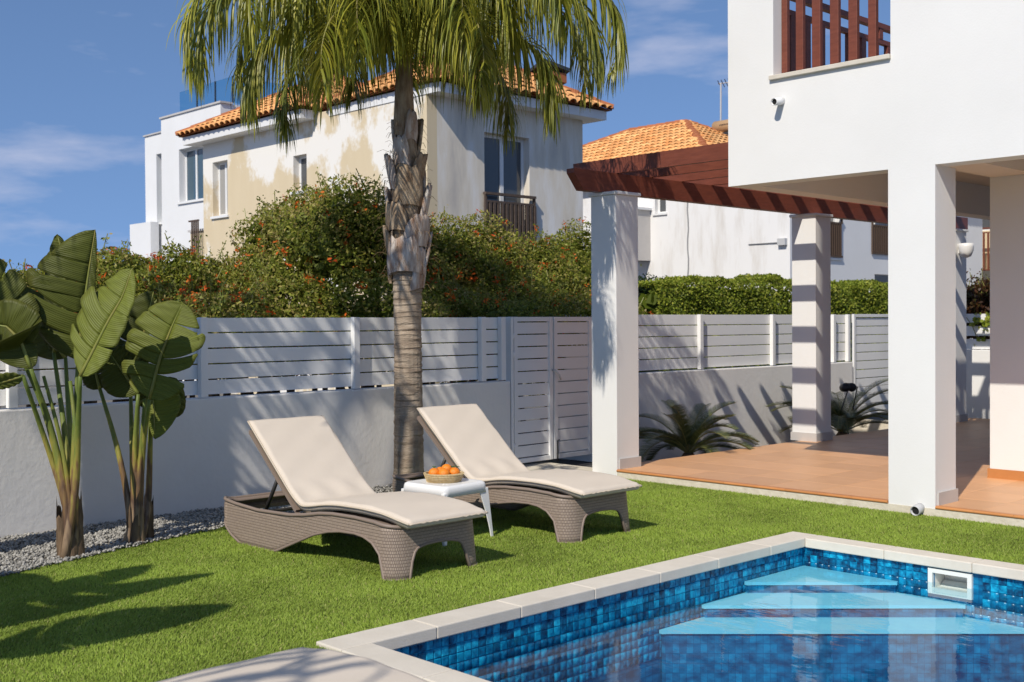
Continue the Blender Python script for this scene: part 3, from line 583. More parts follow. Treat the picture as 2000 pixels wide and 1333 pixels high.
# ================================================================== PERGOLA
perg = root('pergola', (-7.6, 13, 0), 'dark red brown timber pergola on square white columns', 'pergola')
b = MB(); x0, x1 = -8.145, -8.04
pr = [(8.56, 3.15), (8.56, 3.105), (8.70, 2.94), (17.3, 2.94), (17.3, 3.15)]; m_ = len(pr)
meshobj('beam', [(x, y, z) for x in (x0, x1) for y, z in pr], [(i, (i+1) % m_, (i+1) % m_+m_, i+m_)[::-1] for i in range(m_)]+[tuple(range(m_)), tuple(range(m_, 2*m_))[::-1]], 'brown_beam', perg)
for i in range(15):
    y = 9.20+.545*i; pr = [(-8.655, 3.31), (-8.655, 3.245), (-8.56, 3.151), (VL-.003, 3.151), (VL-.003, 3.31)]; m_ = 5
    meshobj('rafter', [(x, yy, z) for yy in (y, y+.052) for x, z in pr], [(i_, (i_+1) % m_, (i_+1) % m_+m_, i_+m_) for i_ in range(m_)]+[tuple(range(m_))[::-1], tuple(range(m_, 2*m_))], 'brown_wood', perg)
for k, yc in enumerate((9.0, 12.76, 16.55)):
    z0 = -.04 if k == 0 else PZ
    c = box('column', -8.22, -7.876, yc, yc+.352, z0, 2.905, 'white_plaster', perg, .006)
    box('cap', -8.245, -7.851, yc-.022, yc+.374, 2.906, 2.939, 'white_plaster', c, .006)
    ys0 = yc+.03 if k == 0 else yc-.014
    box('skirting', -7.875, -7.861, ys0, yc+.366, PZ, PZ+.105, 'skirting', c); box('skirting', -8.235, -8.221, ys0, yc+.366, PZ, PZ+.105, 'skirting', c)
    if k: box('skirting', -8.22, -7.876, yc-.014, yc-.001, PZ, PZ+.105, 'skirting', c)
# small wall lamp on the last column
lamp = root('wall_lamp', (-7.84, 16.6, 2.62), 'small white bowl lamp high on the farthest terrace column', 'lamp')
MB().lathe([(.02, -.11), (.07, -.09), (.10, -.02), (.11, .05), (.105, .10)], (-7.77, 16.66, 2.62), 16).build('lamp_bowl', 'plastic_white', lamp, smooth=True)
box('lamp_bracket', -7.875, -7.80, 16.63, 16.69, 2.58, 2.68, 'plastic_white', lamp)

# ================================================================== NEIGHBOURING HOUSES
def barrel():
    """one barrel roof tile: local x along the eave, y up the slope, z outwards"""
    n = 6; v = []; f = []
    for yy, r, lift in ((0, .115, .03), (.40, .095, .0)):
        for rr in (r, r-.018):
            for k in range(n+1): a = math.pi*k/n; v.append((-rr*math.cos(a), yy, lift+rr*.72*math.sin(a)))
    m = n+1
    for k in range(n):
        f.append((k, k+1, 2*m+k+1, 2*m+k)); f.append((k, m+k, m+k+1, k+1))
    return v, f
BV, BF = barrel(); tile_me = bpy.data.meshes.new('roof_tile'); tile_me.from_pydata(BV, [], BF); setmats(tile_me, 'rooftile')
tile_me.polygons.foreach_set('use_smooth', [True]*len(BF)); tile_me.update()
class Tiles:
    def __init__(s, roof): s.roof = roof; s.M = []
    def slope(s, a, bb, apexes, pitch=.235, row=.34):
        """a->bb eave (left to right seen from outside), apexes: one or two ridge points above; fills the polygon with barrel tiles"""
        a, bb = np.array(a, float), np.array(bb, float); e = (bb-a); Ln = np.linalg.norm(e); e /= Ln; ap = [np.array(p, float) for p in apexes]
        n = np.cross(e, ap[0]-a); n /= np.linalg.norm(n)
        if n[2] < 0: n = -n
        u = np.cross(n, e);
        if u[2] < 0: u = -u
        poly = [(0., 0.), (Ln, 0.)]+[((p-a)@e, (p-a)@u) for p in ap]
        H_ = max(p[1] for p in poly)
        def inside(x, y):
            k = len(poly); c = True
            for i in range(k):
                x0, y0 = poly[i]; x1, y1 = poly[(i+1) % k]
                if (x1-x0)*(y-y0)-(y1-y0)*(x-x0) < -.02: c = False
            return c
        for r in range(int(H_/row)+1):
            y = r*row-.04
            x = pitch*.5
            while x < Ln:
                if inside(x, max(y+.1, .02)): s.M.append(rot_mat(e, u, n, a+e*x+u*y+n*.02))
                x += pitch
    def finish(s, nobj):
        d = [((np.array(M)[:3, 3]-EYE)@F2, i) for i, M in enumerate(s.M)]; d.sort(); keep = [i for _, i in d[:nobj]]; ks = set(keep)
        for i in keep: o = inst('tile', tile_me, s.M[i], s.roof)
        rest = [M for i, M in enumerate(s.M) if i not in ks]
        if rest:
            V = []; F = []; cl = []; bv = np.array(BV); bf = np.array(BF)
            for k, M in enumerate(rest):
                A = np.array(M); V.append(bv@A[:3, :3].T+A[:3, 3]); F.append(bf+k*len(bv)); t = random.random(); c = np.array([.82, .46, .19])*(1-t)+np.array([.64, .27, .09])*t; cl.append(np.repeat((c*random.uniform(.85, 1.2))[None], len(bv), 0))
            npmesh('tile_rows', np.concatenate(V), np.concatenate(F), 'rooftile_mass', s.roof, cols=np.concatenate(cl), kind='stuff', smooth=True)
def ridge(parent, a, b_, m='ridge_tile'):
    a, b_ = np.array(a, float), np.array(b_, float); n = max(2, int(np.linalg.norm(b_-a)/.38)); d = (b_-a)/n; e = d/np.linalg.norm(d)
    s = np.cross(e, (0, 0, 1)); s /= np.linalg.norm(s); up = np.cross(s, e)
    for i in range(n):
        v = []; f = []
        for j, (t, r) in enumerate(((0, .15), (1.06, .125))):
            for k in range(7): q = math.pi*k/6; v.append(a+d*(i+t)+s*r*math.cos(q)+up*(.0+r*.8*math.sin(q)+.03))
        f = [(k, k+1, k+8, k+7) for k in range(6)]+[tuple(range(7))]
        meshobj('ridge_tile', v, f, m, parent)
def win(parent, axis, pos, a0, a1, z0, z1, inset=.16, mull=(.5,), glass='glass_dark', sill=True, fw=.055, curtain=False):
    P = (lambda a, d, z: (a, pos+d, z)) if axis == 'Y' else (lambda a, d, z: (pos-d, a, z))
    def bx(bld, l, r, d0, d1, dn, up): bld.add([P(l, d0, dn), P(r, d0, dn), P(r, d1, dn), P(l, d1, dn), P(l, d0, up), P(r, d0, up), P(r, d1, up), P(l, d1, up)], [(0, 3, 2, 1), (4, 5, 6, 7), (0, 1, 5, 4), (1, 2, 6, 5), (2, 3, 7, 6), (3, 0, 4, 7)])
    m = MB(); w = fw
    bx(m, a0, a1, inset, inset+.05, z0, z0+w); bx(m, a0, a1, inset, inset+.05, z1-w, z1); bx(m, a0, a0+w, inset, inset+.05, z0+w, z1-w); bx(m, a1-w, a1, inset, inset+.05, z0+w, z1-w)
    for t in mull: c = a0+(a1-a0)*t; bx(m, c-w*.7, c+w*.7, inset-.004, inset+.046, z0+w, z1-w)
    o = m.build('window', 'alu_white', parent)
    cuts = [a0+w]+[a0+(a1-a0)*t for t in mull]+[a1-w]
    for i in range(len(cuts)-1):
        g = MB(); bx(g, cuts[i]+.002, cuts[i+1]-.002, inset+.02, inset+.03, z0+w, z1-w); g.build('pane', glass, o)
    if sill: k = MB(); bx(k, a0-.06, a1+.06, -.05, inset-.002, z0-.06, z0-.002); k.build('sill', 'house_white', o)
    return o
def railing(parent, axis, pos, a0, a1, z0, z1, m='wood_grey', pitch=.13, w=.05, d=.05, name='railing', solidrow=False):
    P = (lambda a, dd, z: (a, pos+dd, z)) if axis == 'Y' else (lambda a, dd, z: (pos-dd, a, z))
    def bx(l, r, d0, d1, dn, up): return MB().add([P(l, d0, dn), P(r, d0, dn), P(r, d1, dn), P(l, d1, dn), P(l, d0, up), P(r, d0, up), P(r, d1, up), P(l, d1, up)], [(0, 3, 2, 1), (4, 5, 6, 7), (0, 1, 5, 4), (1, 2, 6, 5), (2, 3, 7, 6), (3, 0, 4, 7)])
    o = bx(a0, a1, -.02, d+.02, z1-.05, z1).build(name, m, parent)
    bx(a0, a1, .005, d-.005, z1-.2, z1-.16).build('rail', m, o); bx(a0, a1, .005, d-.005, z0, z0+.05).build('rail', m, o)
    a = a0
    while a < a1-w*.5: bx(a, a+w, .0, d, z0+.051, z1-.201).build('baluster', m, o); a += pitch
    for a in (a0, a1-.05): bx(a, a+.05, .004, d-.004, z1-.159, z1-.051).build('rail_end', m, o)
    return o

# ---------------- house A: peeling cream house across the lane
XA, YA = -17.3, 14.306; AX0 = -25.9; AY1 = 18.69; AZ = 6.0
hA = root('neighbour_house', (-21, 17, 0), 'cream house with peeling paint and orange tiled roof behind the palm', 'house')
wall('front_wall', 'Y', YA, .25, AX0, XA, -.05, AZ+.12, [(-25.44, -24.74, 4.215, 5.52), (-21.92, -21.40, 4.51, 5.30)], 'peeling_cream', hA)
wall('side_wall', 'X', XA, .25, YA+.252, AY1, -.05, AZ, [(15.79, 17.06, 3.32, 5.43)], 'stained_side', hA)
wall('rear_wall', 'Y', AY1-.25, .25, AX0, XA-.252, -.05, AZ, [], 'stained_side', hA)
wall('left_wall', 'X', AX0+.25, .25, YA+.252, AY1-.252, -.05, AZ, [], 'stained_side', hA)
box('floor_inside', AX0+.3, XA-.3, YA+.3, AY1-.3, 3.1, 3.3, 'curtain', hA)
win(hA, 'Y', YA, -25.44, -24.74, 4.215, 5.52, mull=(.5,), glass='curtain'); win(hA, 'Y', YA, -21.92, -21.40, 4.51, 5.30, mull=())
dw = win(hA, 'X', XA, 15.79, 17.06, 3.32, 5.43, inset=.17, mull=(.5,), glass='glass_dark', sill=False, fw=.07)
railing(hA, 'X', XA+.1, 15.72, 17.14, 3.15, 4.22, pitch=.115, w=.06)
# roof over the street side block
EZ = 6.19; OV = .45
def hip(parent, x0, x1, y0, y1, z, rise, slopes='EF', ridge_y=True):
    """hip roof on a rectangle of eaves; E = +X slope, F = -Y slope"""
    cx, cy = (x0+x1)/2, (y0+y1)/2; w, d = x1-x0, y1-y0
    if d >= w: r0, r1 = (cx, y0+w/2, z+rise), (cx, y1-w/2, z+rise)
    else: r0, r1 = (x0+d/2, cy, z+rise), (x1-d/2, cy, z+rise)
    c = [(x0, y0, z), (x1, y0, z), (x1, y1, z), (x0, y1, z)]
    v = c+[r0, r1]; f = [(0, 1, 4), (1, 2, 5, 4), (2, 3, 5), (3, 0, 4, 5)] if d >= w else [(0, 1, 5, 4), (1, 2, 5), (2, 3, 4, 5), (3, 0, 4)]
    rf = meshobj('roof', v, f, 'roof_under', parent)
    T_ = Tiles(rf)
    if 'F' in slopes: T_.slope(c[0], c[1], [r0] if d >= w else [r1, r0])
    if 'E' in slopes: T_.slope(c[1], c[2], [r1, r0] if d >= w else [r1])
    for a, k in ((c[0], r0), (c[1], r0 if d >= w else r1), (c[2], r1), (c[3], r1 if d >= w else r0), (r0, r1)):
        if np.linalg.norm(np.array(a)-np.array(k)) > .3: ridge(rf, a, k)
    # soffit board and fascia under the eaves
    box('soffit', x0+.08, x1-.08, y0+.08, y1-.08, z-.20, z-.012, 'house_white', rf)
    return rf, T_
rA1, TA1 = hip(hA, -20.6, XA+OV, YA-.1, AY1+OV, EZ, 1.08)
rA2, TA2 = hip(hA, AX0-.40, -20.96, YA-OV, YA+4.9, EZ, 1.42)
TA1.finish(165); TA2.finish(130)
# roof terrace rail and solar heater
railing(hA, 'Y', YA+3.2, -22.3, -19.0, 7.35, 8.05, m='brown_wood', pitch=.3, name='terrace_rail')
box('terrace_deck', -22.3, -19.0, YA+3.1, YA+4.0, 5.9, 7.349, 'house_white', hA)
sh = root('water_heater', (-18.3, 16.6, 7.4), 'white solar water tank on the roof of the cream house', 'water tank')
tz = float(onX(965, 118, -18.6)[2]); ty = float(onX(965, 118, -18.6)[1])
MB().tube([(-18.6, ty-.62, tz), (-18.6, ty-.58, tz), (-18.6, ty+.5, tz), (-18.6, ty+.54, tz)], [.12, .24, .24, .12], 16).build('tank', 'tank_white', sh, smooth=True)
for yy in (ty-.5, ty+.62): MB().tube([(-18.6, yy, 6.9), (-18.6, yy, tz-.16)], .035, 6).build('leg', 'alu_white', sh); MB().tube([(-18.6, yy, tz-.18), (-18.1, yy, 6.9)], .03, 6).build('brace', 'alu_white', sh)
box('frame', -18.75, -18.45, ty-.6, ty+.7, tz-.30, tz-.24, 'alu_white', sh)
pz = onX(1056, 152, -18.2); sp = root('roof_panel', tuple(pz), 'flat dark solar panel lying on the tiled ridge', 'solar panel')
MB().obox(pz, (.5, 0, .2), (0, .42, -.05), (0, .0, .035)).build('panel', 'panel_dark', sp); MB().obox(pz-np.array([0, 0, .14]), (.45, 0, .1), (0, .36, 0), (0, 0, .10)).build('panel_frame', 'ridge_tile', sp)

# ---------------- house B: white modern house at the far left
YB = YA+1.5
hB = root('neighbour_house', (-29, 18, 0), 'plain white modern house with a glass roof balustrade', 'house')
wall('wing_wall', 'Y', YB, .3, -32.0, -30.76, -.05, 7.08, [(-31.30, -30.86, 4.53, 6.50)], 'house_white', hB)
wall('main_wall', 'Y', YB-.12, .3, -30.755, -27.45, -.05, 7.42, [(-29.73, -28.30, 4.99, 6.45)], 'house_white', hB)
wall('balcony_front', 'Y', YB-.35, .25, -32.3, -31.0, 3.4, 4.53, [], 'house_white', hB)
wall('east_wall', 'X', -27.45, .3, YB+.2, YB+6, -.05, 7.42, [], 'house_white', hB)
wall('west_wall', 'X', -31.7, .3, YB+.302, YB+6, -.05, 7.08, [], 'house_white', hB)
box('roof_deck', -30.7, -27.76, YB+.19, YB+6, 6.9, 7.3, 'house_white', hB); box('wing_roof', -31.69, -30.77, YB+.31, YB+6, 6.6, 6.95, 'house_white', hB)
box('coping_edge', -30.80, -27.40, YB-.16, YB+.22, 7.421, 7.47, 'skirting', hB); box('coping_edge', -32.04, -30.77, YB-.04, YB+.32, 7.081, 7.12, 'skirting', hB)
win(hB, 'Y', YB, -31.30, -30.86, 4.53, 6.50, inset=.2, mull=(), glass='glass_blue'); win(hB, 'Y', YB-.12, -29.73, -28.30, 4.99, 6.45, inset=.2, mull=(.42,), glass='glass_blue')
box('garden_door', -31.25, -29.6, YB-.13, YB-.122, 1.2, 3.28, 'glass_dark', hB)
GT = float(onY(440, 154, YB+.26)[2])
bal = box('balustrade', -30.35, -27.46, YB+.25, YB+.27, 7.471, GT, 'glass_clear', hB)
for x in (-29.4, -28.4, -27.49): box('clamp', x, x+.03, YB+.24, YB+.28, 7.471, GT+.01, 'panel_dark', bal)
b2 = box('balustrade', -27.50, -27.48, YB+.29, YB+4.2, 7.471, GT, 'glass_clear', hB)
for y in (YB+2.0, YB+4.1): box('clamp', -27.51, -27.47, y, y+.04, 7.471, GT+.01, 'panel_dark', b2)
MB().tube([(-27.8, YB+2.2, 7.6), (-28.3, YB+2.4, 7.75), (-29.2, YB+2.6, 7.75), (-29.7, YB+2.8, 7.6)], [.25, .3, .3, .2], 10).build('roof_cover', 'panel_dark', hB, smooth=True)
box('side_glass', -32.12, -32.02, YB+.1, YB+.6, 4.6, 5.4, 'glass_clear', hB)
# cream balcony pillar of house A's garden side with an iron grille
box('balcony_pillar', -26.75, -26.05, YA+.1, YA+.7, 2.0, 3.92, 'house_cream', hA); box('pillar_cap', -26.80, -26.0, YA+.05, YA+.75, 3.921, 3.97, 'skirting', hA)
railing(hA, 'Y', YA+.3, -26.04, -25.92, 2.6, 4.15, m='iron_brown', pitch=.06, w=.025, name='grille')
g = box('window_grille', -26.45, -25.95, YA-.12, YA-.09, 4.14, 4.18, 'iron_brown', hA)
for i in range(4): MB().tube([(-26.0+.0-i*.1, YA-.10, 3.1), (-26.0-i*.1, YA-.10, 4.14)], .025, 6).build('bar', 'wood_grey', g)

# ---------------- house C: white house to the right with two hipped tile roofs
YC, XC = 26.772, -17.3
hC = root('neighbour_house', (-21, 30, 0), 'white rendered house with a long crack and orange hipped roofs', 'house')
wall('front_wall', 'Y', YC, .3, -27.5, XC, -.05, 5.9, [(-21.90, -21.49, 4.78, 5.55), (-23.0, -21.4, 1.2, 2.72)], 'streaked_white', hC)
wall('side_wall', 'X', XC, .3, YC+.302, 38, -.05, 5.9, [(28.5, 29.3, 3.35, 5.3), (31.05, 33.2, 3.52, 5.4), (31.2, 33.4, 1.0, 2.95), (28.3, 29.0, 1.0, 2.6), (29.65, 30.9, 1.0, 2.55)], 'house_white', hC)
win(hC, 'Y', YC, -21.90, -21.49, 4.78, 5.55, mull=()); win(hC, 'Y', YC, -23.0, -21.4, 1.2, 2.72)
wall('rear_wall', 'Y', 38.0, .3, -27.5, XC, -.05, 5.9, [], 'house_white', hC)
box('balcony_back', XC-1.6, XC-1.5, 31.0, 33.3, 1.0, 5.5, 'house_cream', hC); box('balcony_slab', XC-1.5, XC-.301, 31.0, 33.3, 3.2, 3.5, 'house_cream', hC)
win(hC, 'X', XC, 28.5, 29.3, 3.35, 5.3, mull=(), glass='curtain'); win(hC, 'X', XC, 28.3, 29.0, 1.0, 2.6, mull=()); win(hC, 'X', XC, 29.65, 30.9, 1.0, 2.55, mull=(.5,))
railing(hC, 'X', XC+.08, 28.45, 29.32, 3.36, 4.50, m='iron_brown', pitch=.11, w=.03); railing(hC, 'X', XC+.06, 31.0, 33.2, 3.53, 4.55, m='iron_brown', pitch=.12, w=.045)
box('chimney_box', -22.55, -22.07, YC-.75, YC-.002, 3.4, 4.88, 'skirting', hC); box('chimney_cap', -22.62, -22.0, YC-.82, YC-.003, 4.881, 4.95, 'house_white', hC)  # box coloured grey to stand for the shade on its face
MB().tube([(-20.68+.02*math.sin(k*1.7), YC-.012, 2.0+k*.28) for k in range(15)], .022, 5).build('downpipe_cable', 'grey_cable', hC)
box('meter_box', -17.62, -17.38, YC-.12, YC-.003, 3.62, 3.80, 'pipe_grey', hC); MB().tube([(-17.6, YC-.03, 3.70), (-18.6, YC-.02, 3.70)], .015, 6).build('conduit', 'grey_cable', hC)
apx = onY(1253, 255, YC+4.2)
rC, TC = hip(hC, -31.0, XC-2.1, YC-.4, YC+8.8, 5.95, float(apx[2])-5.95)
TC.finish(0)
rC2, TC2 = hip(hC, XC-3.4, XC+.4, YC+1.6, YC+11.5, 5.96, 1.75)
TC2.finish(0)
tk = onY(1423, 247, YC+5.0); tkr = root('water_heater', (tk[0], tk[1], tk[2]-.3), 'tan cylindrical water tank on the roof at the villa edge', 'water tank')
MB().tube([tk+np.array([-.58, 0, 0]), tk+np.array([-.52, 0, 0]), tk+np.array([.9, 0, 0]), tk+np.array([.96, 0, 0])], [.12, .225, .225, .12], 18).build('tank', 'tank_tan', tkr, smooth=True)
for i, (a, w) in enumerate(((-.18, .035), (-.12, .03), (-.07, .035), (-.01, .035), (.05, .03), (.11, .035))): MB().obox(tk+np.array([a, -.222, .03]), (w*.6, 0, .01), (0, .006, 0), (0, 0, .022)).build('lettering', 'iron_brown', tkr)
for x in (-.35, .6): MB().tube([tk+np.array([x, 0, -.2]), tk+np.array([x, 0, -1.2])], .04, 6).build('leg', 'alu_white', tkr)
box('cradle', tk[0]-.45, tk[0]+.9, tk[1]-.2, tk[1]+.2, tk[2]-.34, tk[2]-.22, 'panel_dark', tkr)
MB().tube([tk+np.array([-.62, 0, .02]), tk+np.array([-.68, 0, -.35]), tk+np.array([-.66, 0, -.9])], .03, 6).build('hose', 'alu_white', tkr)
an = onY(1407, 232, YC+5.4); anr = root('tv_antenna', tuple(an), 'thin rooftop television antenna mast beside the tan tank', 'antenna')
t_ = onY(1408, 162, YC+5.4); MB().tube([an-np.array([0, 0, 1.2]), t_], .03, 6).build('mast', 'pipe_grey', anr)
MB().tube([t_+np.array([-.1, 0, -.02]), t_+np.array([.7, 0, -.05])], .02, 6).build('boom', 'pipe_grey', anr)
for i in range(5): MB().tube([t_+np.array([i*.14-.06, -.1, .07]), t_+np.array([i*.14-.06, .1, -.14])], .014, 5).build('element', 'dark_metal', anr)

# ---------------- house D: far house glimpsed past the last column
hD = root('neighbour_house', (-14, 46, 0), 'far beige house with balcony railing glimpsed past the last column', 'house')
wall('front_wall', 'Y', 42.0, .3, -24, -8, -.05, 9, [(-19.9, -15.0, 4.85, 6.6)], 'house_cream', hD)
win(hD, 'Y', 42.0, -19.9, -15.0, 4.85, 6.6, mull=(.25, .5, .75), sill=False)
railing(hD, 'Y', 41.2, -20.2, -14.6, 3.35, 4.9, m='brown_wood', pitch=.16, w=.06)
box('balcony_slab', -20.3, -14.5, 41.1, 41.999, 3.0, 3.349, 'house_cream', hD)
pd = box('pergola_edge', -20.2, -14.4, 39.2, 39.35, 2.72, 2.86, 'wood_grey', hD)
for i in range(14): MB().obox((-20+i*.42, 40.1, 2.66), (.05, 0, 0), (0, .95, .12), (0, 0, .06)).build('rafter', 'wood_grey', pd)

# ================================================================== SHRUBS
def leafquads(P, Nrm, size, col, asp=.5, jit=.8):
    n = len(P); N_ = Nrm+rng.normal(0, jit, (n, 3)); N_ /= np.linalg.norm(N_, axis=1)[:, None]
    t = np.cross(N_, rng.normal(0, 1, (n, 3))); t /= np.linalg.norm(t, axis=1)[:, None]; s = np.cross(N_, t); L_ = (size*rng.uniform(.6, 1.25, n))[:, None]
    V = np.stack([P-t*L_*.5, P+s*L_*asp*.5+N_*L_*.08, P+t*L_*.5, P-s*L_*asp*.5+N_*L_*.08], 1)
    return V.reshape(-1, 3), np.arange(4*n).reshape(-1, 4), np.repeat(col, 4, 0)
def lump(d, ph): return .10*np.sin(d[:, 0]*5+ph)+.10*np.sin(d[:, 1]*6+ph*1.7+d[:, 2]*3)+.07*np.sin(d[:, 2]*9+d[:, 0]*7+ph*.6)
def shrub(label, blobs, n, nfl, size, pal, flpal, name='flowering_shrub', cat='shrub', group='orange flowering shrubs beyond the fence', sprigs=0, zmin=.2, face=None):
    Pl = []; Nl = []; blobs = [(np.array(c, float), np.array(r, float)) for c, r in blobs]; ar = np.array([r[0]*r[1]+r[1]*r[2]+r[0]*r[2] for c, r in blobs]); cnt = (n*ar/ar.sum()).astype(int)
    for (c, r), k in zip(blobs, cnt):
        d = rng.normal(0, 1, (int(k*1.8), 3)); d /= np.linalg.norm(d, axis=1)[:, None]; d = d[(d@(-F2) > -.25) | (d[:, 2] > .3)][:k]
        rad = (1+lump(d*1.0, c[0]*3+c[1]))*(1-np.abs(rng.normal(0, .13, len(d)))); p = c+d*r*rad[:, None]
        keep = p[:, 2] > zmin
        for c2, r2 in blobs:
            if c2 is not c: keep &= (((p-c2)/r2)**2).sum(1) > .62
        Pl.append(p[keep]); Nl.append((d/r)[keep])
    P = np.concatenate(Pl); Nn = np.concatenate(Nl); Nn /= np.linalg.norm(Nn, axis=1)[:, None]
    rt = root(name, (float(P[:, 0].mean()), float(P[:, 1].mean()), 0), label, cat, group)
    k = rng.uniform(0, 1, len(P)); patch = .5+.5*np.sin(P[:, 1]*1.9+P[:, 2]*1.3)*np.sin(P[:, 2]*2.6-P[:, 0]*2); pal = np.array(pal)
    idx = np.clip((k*.7+patch*.3)*len(pal), 0, len(pal)-1.01); i0 = idx.astype(int); fr = (idx-i0)[:, None]; col = pal[i0]*(1-fr)+pal[i0+1]*fr; col = col*rng.uniform(.75, 1.25, (len(P), 1))
    V, F, K = leafquads(P, Nn, np.full(len(P), size), col, jit=1.1); Vs, Fs, Ks = [V], [F], [K]; off = len(V)
    st = MB()
    if sprigs:
        top = np.where(Nn[:, 2] > .1)[0]
        for i in rng.choice(top, sprigs, False):
            d = Nn[i]*.5+np.array([0, 0, .8])+rng.normal(0, .35, 3); d /= np.linalg.norm(d); L_ = rng.uniform(.08, .32); m = int(L_/.018); tt = rng.uniform(.1, 1, m)
            p = P[i]+d*L_*tt[:, None]+rng.normal(0, .035, (m, 3)); V, F, K = leafquads(p, np.repeat(d[None], m, 0), np.full(m, size*.95), pal[rng.integers(0, len(pal), m)]*1.1, jit=1.2); Vs.append(V); Fs.append(F+off); Ks.append(K); off += len(V)
            st.tube([P[i]-d*.1, P[i]+d*L_], .006, 4, False)
    ni = len(P)//3; ii = rng.integers(0, len(P), ni); Pi = P[ii]-Nn[ii]*rng.uniform(.10, .40, (ni, 1)); V, F, K = leafquads(Pi, Nn[ii], np.full(ni, size*2.4), np.repeat(pal[1:2]*.95, ni, 0), asp=.8, jit=.5); Vs.append(V); Fs.append(F+off); Ks.append(K); off += len(V)
    npmesh('foliage', np.concatenate(Vs), np.concatenate(Fs), 'leaf', rt, cols=np.clip(np.concatenate(Ks), 0, 1), kind='stuff')
    bs = MB()
    for c, r in blobs:
        for q in range(5): e = c+rng.normal(0, .4, 3)*r*.7; bs.tube([(c[0]+rng.normal(0, .2), c[1]+rng.normal(0, .2), 0), (c+e)/2*np.array([1, 1, .8]), e], [.04, .03, .012], 5)
    bs.build('branches', 'strel_base', rt)['kind'] = 'stuff'
    if st.v: st.build('twigs', 'strel_stem', rt)['kind'] = 'stuff'
    if nfl:
        ok = np.where((Nn@(-F2) > -.1) | (Nn[:, 2] > .3))[0]; ct = rng.choice(ok, nfl, False); m = 8; cp = np.repeat(P[ct]+Nn[ct]*.05, m, 0)+rng.normal(0, .024, (nfl*m, 3)); nn = np.repeat(Nn[ct], m, 0)
        fl = np.array(flpal); cc = fl[rng.integers(0, len(fl), nfl*m)]; V, F, K = leafquads(cp, nn, np.full(len(cp), size*1.1), cc, asp=.42, jit=1.1); npmesh('flowers', V, F, 'flower', rt, cols=K, kind='stuff')
    return rt
GREEN = [(.085, .12, .015), (.155, .19, .022), (.23, .26, .032), (.32, .32, .05), (.38, .31, .10)]
FLOW = [(.72, .14, .018), (.80, .20, .03), (.62, .09, .02)]
def blob(px, py, depth, rx, rz, ry=None):
    """ellipsoid whose middle is seen at px,py; rx sideways, rz up, ry in depth (metres)"""
    p = onX(px, py, -11.5-(depth-14.2)*.8); k = float((p-EYE)@F2)/14.2; rx *= k; rz *= k; ry = None if ry is None else ry*k; return (p, (rx, rx if ry is None else ry, rz))
D1 = 14.2
shrub('broad orange flowered shrub rising highest behind the palm trunk', [blob(640, 500, D1, 1.0, .86), blob(735, 530, D1-.2, .8, .86), blob(560, 570, D1, .75, .66), blob(900, 560, D1, .85, .80), blob(820, 570, D1-.3, .7, .70), blob(1010, 590, D1+.3, .85, .72), blob(1115, 570, D1+.8, .75, .72), blob(700, 640, D1-.5, 1.6, .6), blob(950, 640, D1-.5, 1.6, .6), blob(520, 640, D1-.4, .9, .6), blob(1090, 650, D1, 1.0, .65)], 185000, 560, .048, GREEN, FLOW, sprigs=230)
shrub('lower orange flowered shrub left of the cream house corner', [blob(455, 610, D1+.4, .62, .60), blob(370, 610, D1+.6, .62, .72), blob(410, 650, D1, .9, .6), blob(300, 640, D1+.6, .6, .6)], 56000, 170, .048, GREEN, FLOW, sprigs=90)
shrub('distant orange flowered shrub against the sky at far left', [blob(235, 570, D1+2, .66, .52), blob(150, 590, D1+2.5, .75, .46), blob(60, 600, D1+3, .8, .40), blob(280, 600, D1+2, .6, .5), blob(180, 650, D1+2, 1.3, .5), blob(-40, 640, D1+3, .9, .5)], 56000, 260, .052, GREEN, FLOW, sprigs=120)
# clipped hedge beyond the fence on the right
def hedge(label, px0, px1, ytop0, ytop1, X, n, pal, depthx=.9, group=None, name='clipped_hedge'):
    a = onX(px0, ytop0, X); b_ = onX(px1, ytop1, X); y0, y1 = a[1], b_[1]; rt = root(name, (X-.4, (y0+y1)/2, 0), label, 'hedge', group)
    m = n; s = rng.uniform(0, 1, m); y = y0+(y1-y0)*rng.uniform(0, 1, m); top = np.interp(y, [y0, y1], [a[2], b_[2]])+.05*np.sin(y*3.1)+.03*np.sin(y*7.7+1)+rng.normal(0, .015, m)
    fr = rng.uniform(0, 1, m) < .62; z = np.where(fr, .4+(top-.4)*rng.uniform(0, 1, m)**.75, top); x = np.where(fr, X+.05*np.sin(y*4+z*5)-np.abs(rng.normal(0, .05, m)), X-rng.uniform(0, depthx, m))
    rnd = np.clip((z-(top-.12))/.12, 0, 1)*np.clip((x-(X-.1))/.1, 0, 1); x -= rnd*.07; z -= rnd*.05
    P = np.stack([x, y, z], -1); Nn = np.where(fr[:, None], np.array([[.9, -.2, .25]]), np.array([[.1, -.1, 1.]])); pal = np.array(pal); col = pal[rng.integers(0, len(pal), m)]*rng.uniform(.7, 1.25, (m, 1))
    V, F, K = leafquads(P, Nn, np.full(m, .062), col, asp=.6, jit=1.0); npmesh('foliage', V, F, 'leaf', rt, cols=np.clip(K, 0, 1), kind='stuff')
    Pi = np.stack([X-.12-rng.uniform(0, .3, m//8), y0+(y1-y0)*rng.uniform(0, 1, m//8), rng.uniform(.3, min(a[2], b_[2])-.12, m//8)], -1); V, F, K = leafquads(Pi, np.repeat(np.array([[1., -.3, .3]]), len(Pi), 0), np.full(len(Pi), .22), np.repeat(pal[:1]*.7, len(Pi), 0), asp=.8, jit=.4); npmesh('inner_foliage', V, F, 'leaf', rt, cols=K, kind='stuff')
    return rt
HG = [(.16, .215, .018), (.25, .31, .028), (.32, .37, .04), (.38, .39, .055)]
